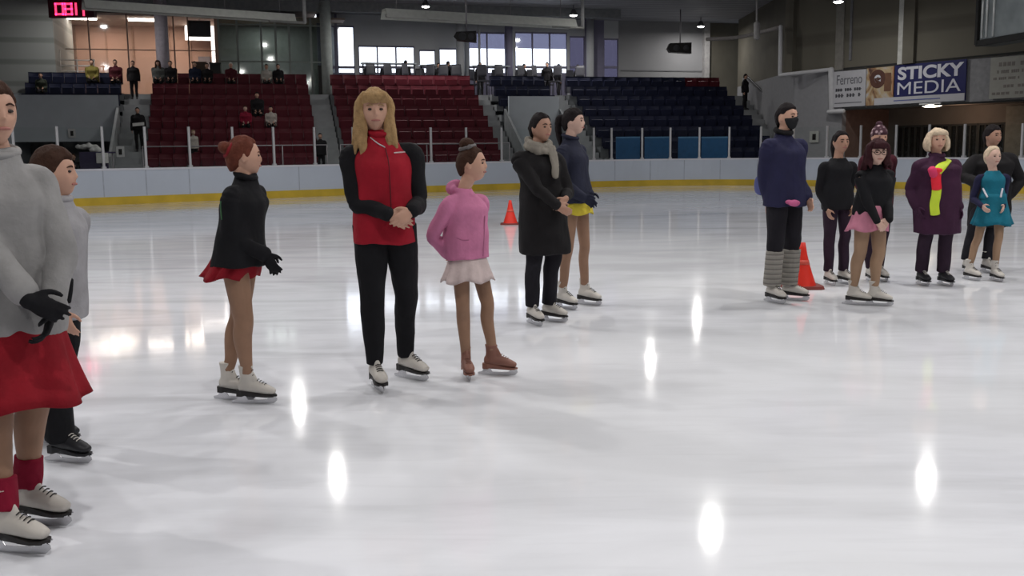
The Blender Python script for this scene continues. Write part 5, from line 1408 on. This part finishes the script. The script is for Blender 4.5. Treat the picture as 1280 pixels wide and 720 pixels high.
m_ = MB(); c_ = px(993, 254, Y - .22); m_.ell(c_, l_ * .07, Y1 * .03, Z1 * .03); m_.ell(c_ + V((-.05, 0, .01)), X1 * .035, Y1 * .03, Z1 * .022)
tag(link('pink_mitten', remesh(m_.mesh('m'), .008, 1, .006, 20), cloth('mitten_pink', (.45, .10, .22)), None, c_), 'pink mitten tucked under the hem of the navy jacket', 'mitten')
m_ = MB(); c_ = px(951, 231, Y + .02); m_.ell(c_, X1 * .06, Y1 * .06, Z1 * .09)
tag(link('blue_bag', remesh(m_.mesh('m'), .01, 1, .01, 12), cloth('bag_blue', (.08, .09, .22)), None, c_), 'small blue bag held behind the navy jacket, at its left side', 'bag')
# --- girl in black
Y = 10.2; y0 = DG(8); l0 = V((math.cos(y0), math.sin(y0), 0)); d0 = V((math.sin(y0), -math.cos(y0), 0))
person(dict(label='girl all in black between the navy jacket and the pink skirt', H=1.50, yaw=y0, bw=.98,
    pelvis=px(1047, 247, Y), neck=px(1048, 197, Y), head=(px(1051, 178, Y), DG(12), DG(0), .215), feet=[(gnd(1037, 356), DG(8)), (gnd(1056, 355), DG(25))],
    wrists=[px(1034, 262, Y - .08), px(1064, 258, Y - .05)], hints=[-l0 * .3 - d0, l0 * .3 - d0],
    legwear=('trousers', M_purp, dict(th=.094, kn=.066, ca=.060, an=.058)), vox=.008, hair='pony', pony=.16, hside=-.08, fringe=.62, hairmat=H_black, skin=M_skin2, seed=9,
    top=dict(name='dress_top', mat=M_black, hem=px(1048, 262, Y).z, loose=1.06, flare=1.02, sleeve=.050, cuff=.0, collar=-.035, fold=.006)))
# --- girl in pink skirt with glasses
Y = 8.86; y0 = DG(15); l0 = V((math.cos(y0), math.sin(y0), 0)); d0 = V((math.sin(y0), -math.cos(y0), 0))
person(dict(label='girl with glasses in a black jacket and pink skirt, hands held low in front', H=1.40, yaw=y0, bw=1.0,
    pelvis=px(1089, 263, Y), neck=px(1095, 209, Y), head=(px(1097, 190, Y - .05), DG(-2), DG(-6), .215), feet=[(gnd(1071, 381), DG(62)), (gnd(1097, 382), DG(62))],
    wrists=[px(1097, 278, Y - .24), px(1110, 274, Y - .18)], hints=[-l0 * .3 - d0, l0 * .3 - d0], hands=[(l0 * .5 - up3 * .6 + d0 * .1, -d0, up3, .4), (-l0 * .5 - up3 * .7 + d0 * .1, -d0, up3, .4)],
    legwear=('tights', mat('tights_beige', (.30, .19, .12), .6), dict(th=.095, kn=.068, ca=.066, an=.046)), vox=.007, hair='long', fall=.10, hairmat=H_maroon, skin=M_skinp, glasses=True, seed=10,
    skirt=(M_pk2, px(1095, 255, Y).z, px(1095, 287, Y).z, .15, .19, 9, .06, -l0 * .04),
    top=dict(mat=M_black, hem=px(1095, 268, Y).z, loose=1.2, flare=1.0, waist=1.05, sleeve=.062, cuff=.0, collar=.03, fold=.012)))
# --- person with patterned hat behind
Y = 10.4; y0 = DG(0)
r11 = person(dict(label='person mostly hidden behind the girl with glasses, wearing a patterned knitted hat', H=1.50, yaw=y0, bw=.9,
    pelvis=px(1096, 246, Y), neck=px(1098, 189, Y), head=(px(1099, 172, Y), DG(5), DG(0), .215), feet=[(gnd(1088, 352), DG(0)), (gnd(1101, 351), DG(10))],
    wrists=[px(1083, 250, Y), px(1110, 250, Y)], legwear=('trousers', M_purp, {}), vox=.009, hi=False, hair='short', hairmat=H_maroon, skin=M_skin, seed=11,
    top=dict(mat=cloth('jacket_maroon', (.06, .012, .02)), hem=px(1098, 258, Y).z, loose=1.1, sleeve=.055)))
hd = r11[1]; m_ = MB()
def hatf(n):
    x, y, z = n; w = sm(.05, .22, z + (.1 if y < 0 else -.12)); f = .9 + .28 * w; return .0765 * x * f, .094 * y * f, .1125 * z * f * (1 + .08 * w)
hd.sphere(m_, hatf); m_.ell(hd.P(0, -.01, .145), hd.l * .035, hd.f * .035, hd.u * .03)
def hatmat():
    mt = mat('hat_pattern', (.3, .2, .22), .9); nt = mt.node_tree; b = nt.nodes['Principled BSDF']; tc = nt.nodes.new('ShaderNodeTexCoord'); v_ = nt.nodes.new('ShaderNodeTexVoronoi'); v_.inputs['Scale'].default_value = 24
    r_ = nt.nodes.new('ShaderNodeValToRGB'); r_.color_ramp.elements[0].position = .25; r_.color_ramp.elements[1].position = .5; r_.color_ramp.elements[0].color = (.42, .30, .32, 1); r_.color_ramp.elements[1].color = (.05, .02, .03, 1)
    nt.links.new(tc.outputs['Object'], v_.inputs['Vector']); nt.links.new(v_.outputs['Distance'], r_.inputs[0]); nt.links.new(r_.outputs[0], b.inputs['Base Color']); return mt
link('knitted_hat', m_.mesh('h'), hatmat(), r11[0], r11[6])
# --- woman in plum coat with ribbon
Y = 10.04; y0 = DG(3); l0 = V((math.cos(y0), math.sin(y0), 0)); d0 = V((math.sin(y0), -math.cos(y0), 0))
person(dict(label='blonde person in a plum knee-length coat with a lime and red ribbon on it', H=1.55, yaw=y0, bw=1.08,
    pelvis=px(1173, 244, Y), neck=px(1171, 196, Y), head=(px(1171, 176, Y), DG(0), DG(3), .225), feet=[(gnd(1153, 356.5), DG(5)), (gnd(1181, 357), DG(10))],
    wrists=[px(1147, 260, Y - .04), px(1199, 260, Y - .04)], hints=[-l0 * .1 - d0, l0 * .1 - d0], gloves=M_plum,
    legwear=('trousers', M_purp, dict(th=.100, kn=.076, ca=.074, an=.066)), vox=.008, hair='bob', hairmat=H_pale, skin=M_skin, boot=M_bootdark, sole=M_bootdark, seed=12, cuff=.2,
    top=dict(name='coat', mat=M_plum, hem=px(1171, 291, Y).z, loose=1.42, flare=1.08, waist=1.0, sleeve=.078, cuff=.01, collar=.03, fold=.02, collarring=(M_plum, .024, .02),
        decor=[('ribbon', M_lime, [(1190, 194), (1184, 200), (1178, 207), (1172, 214)], (.045, .014)), ('ribbon_tail', M_lime, [(1171, 236), (1170, 246), (1168, 256), (1169, 268)], (.048, .014)), ('ribbon_knot', M_rr, [(1172, 212), (1170, 222), (1171, 236)], (.05, .022)), ('rosette', mat('rosette_pink', (.6, .04, .12)), [(1165, 212), (1166, 215), (1167, 218)], .04)])))
# --- teal girl
Y = 10.5; y0 = DG(-8); l0 = V((math.cos(y0), math.sin(y0), 0)); d0 = V((math.sin(y0), -math.cos(y0), 0))
person(dict(label='small girl in a teal skating dress with white trim', H=1.34, yaw=y0, bw=.95,
    pelvis=px(1241, 256, Y), neck=px(1241, 213, Y), head=(px(1241, 196, Y), DG(10), DG(0), .205), feet=[(gnd(1214, 350), DG(20)), (gnd(1245, 351.5), DG(5))],
    wrists=[px(1228, 258, Y - .1), px(1254, 258, Y - .1)], hints=[-l0 * .3 - d0, l0 * .3 - d0], thigh=.85,
    legwear=('tights', mat('tights_beige', (.30, .19, .12), .6), dict(th=.088, kn=.062, ca=.060, an=.042)), vox=.007, hair='bun', bun=(-.09, .05, .03), fringe=.7, hside=-.08, hairmat=H_pale, skin=M_skinp, seed=13,
    skirt=(M_teal, px(1241, 242, Y).z, px(1241, 281, Y).z, .124, .20, 8, .05),
    top=dict(name='dress_top', mat=M_teal, hem=px(1241, 252, Y).z, loose=1.03, flare=.85, sleeve=.048, sleevemat=M_navy2, cuff=.0, collar=-.035, fold=.005,
        decor=[('white_trim', M_txtw, [(1229, 236), (1234, 246), (1241, 257)], .010), ('white_trim', M_txtw, [(1253, 236), (1251, 246), (1248, 256)], .010)])))
# --- person in black behind
Y = 11.2; y0 = DG(-5); l0 = V((math.cos(y0), math.sin(y0), 0)); d0 = V((math.sin(y0), -math.cos(y0), 0))
person(dict(label='tall person in a black coat standing right behind the teal girl', H=1.60, yaw=y0, bw=1.1,
    pelvis=px(1238, 240, Y), neck=px(1242, 189, Y), head=(px(1241, 170, Y), DG(22), DG(0), .225), feet=[(gnd(1209, 341.5), DG(-5)), (gnd(1235, 341), DG(10))],
    wrists=[px(1222, 229, Y - .26), px(1262, 245, Y - .05)], hints=[-l0 - up3 * .6, l0 - d0 * .4], hands=[(l0 * .5 + d0 * .4 + up3 * .2, -up3, l0, .3), None],
    legwear=('trousers', M_pants, dict(th=.1, kn=.076, ca=.07, an=.062)), vox=.009, hair='short', hvol=1.2, hside=-.08, fringe=.5, hairmat=H_black, skin=M_skin2, seed=14,
    top=dict(name='coat', mat=M_coat, hem=px(1242, 283, Y).z, loose=1.35, flare=1.02, sleeve=.074, cuff=.0, collar=.04, fold=.018, collarring=(M_coat, .022, .03))))

# ------------------------------------------------------------------ people in the stands
def spect(base, yaw, H, seated, label, top, pants, hair=H_black, hs='short', skin=M_skin, seed=0, hem=None, arms=None, skirt=None):
    l = V((math.cos(yaw), math.sin(yaw), 0)); d = V((math.sin(yaw), -math.cos(yaw), 0)); k = H / 1.7
    if seated:
        pv = base + Z1 * .54 - d * .02; nk = pv + Z1 * (.32 * H) + d * .06
        feet = [(base + d * .30 - l * .1, yaw), (base + d * .30 + l * .1, yaw)]
        kn = [base + d * .40 * k - l * .11 + Z1 * .52, base + d * .40 * k + l * .11 + Z1 * .52]
        wr = [kn[0] + Z1 * .12 - d * .12, kn[1] + Z1 * .12 - d * .12]
    else:
        pv = base + Z1 * (.53 * H + .02); nk = base + Z1 * (.84 * H + .02)
        feet = [(base - l * .1 * k, yaw - .1), (base + l * .1 * k + d * .05, yaw + .1)]; kn = None
        wr = [base - l * .24 * k + Z1 * .49 * H, base + l * .24 * k + Z1 * .49 * H]
    if arms: wr = [base + l * a[0] + d * a[1] + Z1 * a[2] for a in arms]
    if seated and LAST[0] is not None:
        o = LAST[0]; o['label'] = o.name.split('_')[0] + ' seat under the ' + label.split(' spectator ')[0] + ' spectator ' + ' '.join(label.split(' spectator ')[1].split()[:8]); del o['group']; LAST[0] = None
    S_ = dict(label=label, name='person', H=H, yaw=yaw, floor=base.z, pelvis=pv, neck=nk, head=(nk + Z1 * .145 * k ** .5 + d * .015, yaw, 0, .225 * k ** .4), feet=feet, wrists=wr, hair=hs, hairmat=hair, skin=skin, seed=seed,
              vox=.012, hi=False, skates=False, face=False, legwear=('trousers', pants, {}), top=dict(mat=top, hem=(pv.z - .05 if seated else pv.z - .1) if hem is None else base.z + hem, loose=1.35, sleeve=.072))
    if kn: S_['knees'] = kn
    return person(S_)
C_ol = cloth('coat_olive', (.17, .14, .035)); C_mar = cloth('coat_maroon', (.07, .012, .018)); C_dk = cloth('coat_dark', (.014, .013, .015)); C_gr = cloth('coat_grey', (.11, .115, .11)); C_wh = cloth('coat_white', (.45, .42, .38)); C_pl = cloth('coat_pale', (.40, .36, .33)); C_rd = cloth('coat_red', (.20, .01, .03))
SEATS = [o for o in COL.objects if o.name.endswith('stadium_seat') or '_stadium_seat.' in o.name]
def open_pan(me):
    b_ = MB(); b_.abox(-.21, .21, -.08, .33, .40, .45); n_ = me.copy(); bm_ = bmesh.new(); bm_.from_mesh(n_)
    kill = [v for v in bm_.verts if v.co.z > .39 and v.co.y < .325 and v.co.y > .10 and abs(v.co.x) > .19 and v.co.z < .73 and (v.co.y < .215 or abs(v.co.y - .32) < .003)]
    bmesh.ops.delete(bm_, geom=kill, context='VERTS'); t_ = b_.mesh('t'); bm_.from_mesh(t_); bm_.to_mesh(n_); bm_.free(); return n_
OPEN = {}; LAST = [None]
def rowpt(u, k, v=100):
    p = SP(su(u, RUN * k + .3, v), RUN * k + .38, zr(k))
    o = min(SEATS, key=lambda q: (q.location - p).length)
    if (o.location - p).length < .5:
        key = o.data.name
        if key not in OPEN: OPEN[key] = open_pan(o.data)
        o.data = OPEN[key]; p = o.location.copy()
        LAST[0] = o
    return p - SN * .04
spect(rowpt(122, 7), BETA, 1.85, True, 'seated spectator in a yellow olive jacket at the top of the far left seats', C_ol, C_dk, seed=21)
spect(rowpt(147, 7), BETA, 1.85, True, 'seated spectator in a maroon jacket next to the olive jacket', C_mar, C_dk, seed=22)
spect(SP(su(167, 5.8, 95), 5.75, zr(6) + .24), BETA, 1.55, False, 'spectator in dark clothes at the top of the left stairs', C_dk, C_dk, seed=23)
spect(SP(su(172, 2.4, 140), 2.33, Z0 + RISE / 2 * 4), BETA, 1.7, False, 'spectator in black jacket walking down the left stairs holding a white paper', C_dk, C_dk, seed=24)
r = SP(su(172, 2.0, 140), 2.0, zr(2) + 1.05); m_ = MB(); m_.box(r, SA * .42 + Z1 * .04, SN * .10, Z1 * .12)
tag(link('white_paper', m_.mesh('p'), MC['white_stuff'], None, r, False), 'white rolled paper held by the spectator on the left stairs', 'paper')
spect(rowpt(196, 7), BETA, 1.85, True, 'seated spectator with long hair at the left end of the red top row', C_gr, C_dk, H_brown, 'long', seed=25)
spect(rowpt(219, 7), BETA, 1.8, True, 'second seated spectator from the left in the red top row, dark coat', C_dk, C_dk, H_brown, seed=26)
spect(rowpt(335, 7), BETA, 1.55, True, 'seated spectator in a white coat on the red top row near the green window', C_wh, C_dk, seed=27)
spect(rowpt(352, 7), BETA, 1.6, True, 'seated spectator in dark clothes right of the white coat', C_dk, C_dk, seed=28)
spect(rowpt(307, 3, 130), BETA, 1.6, True, 'seated spectator in a red coat halfway up the left red block', C_rd, C_dk, H_brown, skin=M_skinp, seed=29)
spect(rowpt(319, 4, 125), BETA, 1.85, True, 'seated spectator in black halfway up the left red block', C_dk, C_dk, H_black, seed=30)
spect(rowpt(333, 3, 130), BETA, 1.55, True, 'seated spectator in black and white beside the one in black', C_pl, C_dk, H_black, seed=31)
spect(rowpt(234, 1, 150), BETA + .5, 1.25, False, 'child in a pale coat standing among the lower red seats', C_pl, C_dk, hair_mat('hair_light', (.25, .17, .1)), skin=M_skinp, seed=32)
spect(SP(su(399, 0.9, 160), 0.6, Z0), BETA, 1.6, False, 'spectator in dark clothes at the foot of the stairs left of the blonde woman', C_dk, C_dk, seed=33)
spect(SP(su(507, TOPT + 1.68, 80), TOPT + 1.68, zf), BETA + 2.5, 1.72, False, 'standing person silhouetted against the bright windows above the blonde woman', C_dk, C_dk, seed=34)
spect(SP(su(698, TOPT + 1.68, 80), TOPT + 1.68, zf), BETA + 1.8, 1.62, False, 'standing person silhouetted before the right hand bright windows', C_dk, C_dk, seed=35)
spect(SP(S['e1'] + .65, 5.2, Z0 + RISE / 2 * 11), BETA + .8, 1.7, False, 'person in black standing on the stairs at the far right end of the stands', C_dk, C_dk, seed=36)
spect(V((-17.2, 33.4, -.05)) + V((2.3, 1.0, 0)), .1, 1.55, False, 'dark haired person behind the glass in the passage at the far left', C_dk, C_dk, H_brown, seed=37)
spect(rowpt(45, 6, 110), BETA, 1.5, True, 'seated spectator in dark green at the left end of the far left seats', cloth('coat_dgreen', (.03, .035, .025)), C_dk, seed=38)

C_nv = cloth('coat_navyblue', (.015, .02, .04))
spect(rowpt(240, 7), BETA, 1.75, True, 'seated spectator in a navy coat left of the lounge bin', C_nv, C_dk, seed=41)
spect(rowpt(258, 7), BETA, 1.6, True, 'seated spectator in dark clothes right of the navy coat', C_dk, C_dk, seed=42)
spect(rowpt(283, 7), BETA, 1.7, True, 'seated spectator with white hair before the green window', C_mar, C_dk, hair_mat('hair_white', (.6, .58, .55)), seed=43)
for i, (u, tt, h_, yw) in enumerate(((548, 1.2, 1.6, .4), (560, 1.5, 1.7, 2.0), (573, 1.3, 1.55, 1.0), (600, 1.6, 1.65, .2), (624, 1.4, 1.5, 2.4), (655, 1.3, 1.6, .9), (684, 1.5, 1.7, -.6), (722, 1.3, 1.6, .5))):
    spect(SP(su(u, TOPT + 1.68, 85), TOPT + 1.68, zf), BETA + yw, h_, False, 'standing spectator on the concourse, ' + ['third from the left of the silhouettes', 'fourth from the left of the silhouettes', 'right beside the first column', 'before the left pane of the middle window', 'before the right pane of the middle window', 'before the left pane of the wide window', 'before the centre of the wide window', 'before the narrow window by the pillar'][i], C_dk if i != 4 else C_gr, C_dk, seed=50 + i)
bpy.data.scenes.remove(WORK)
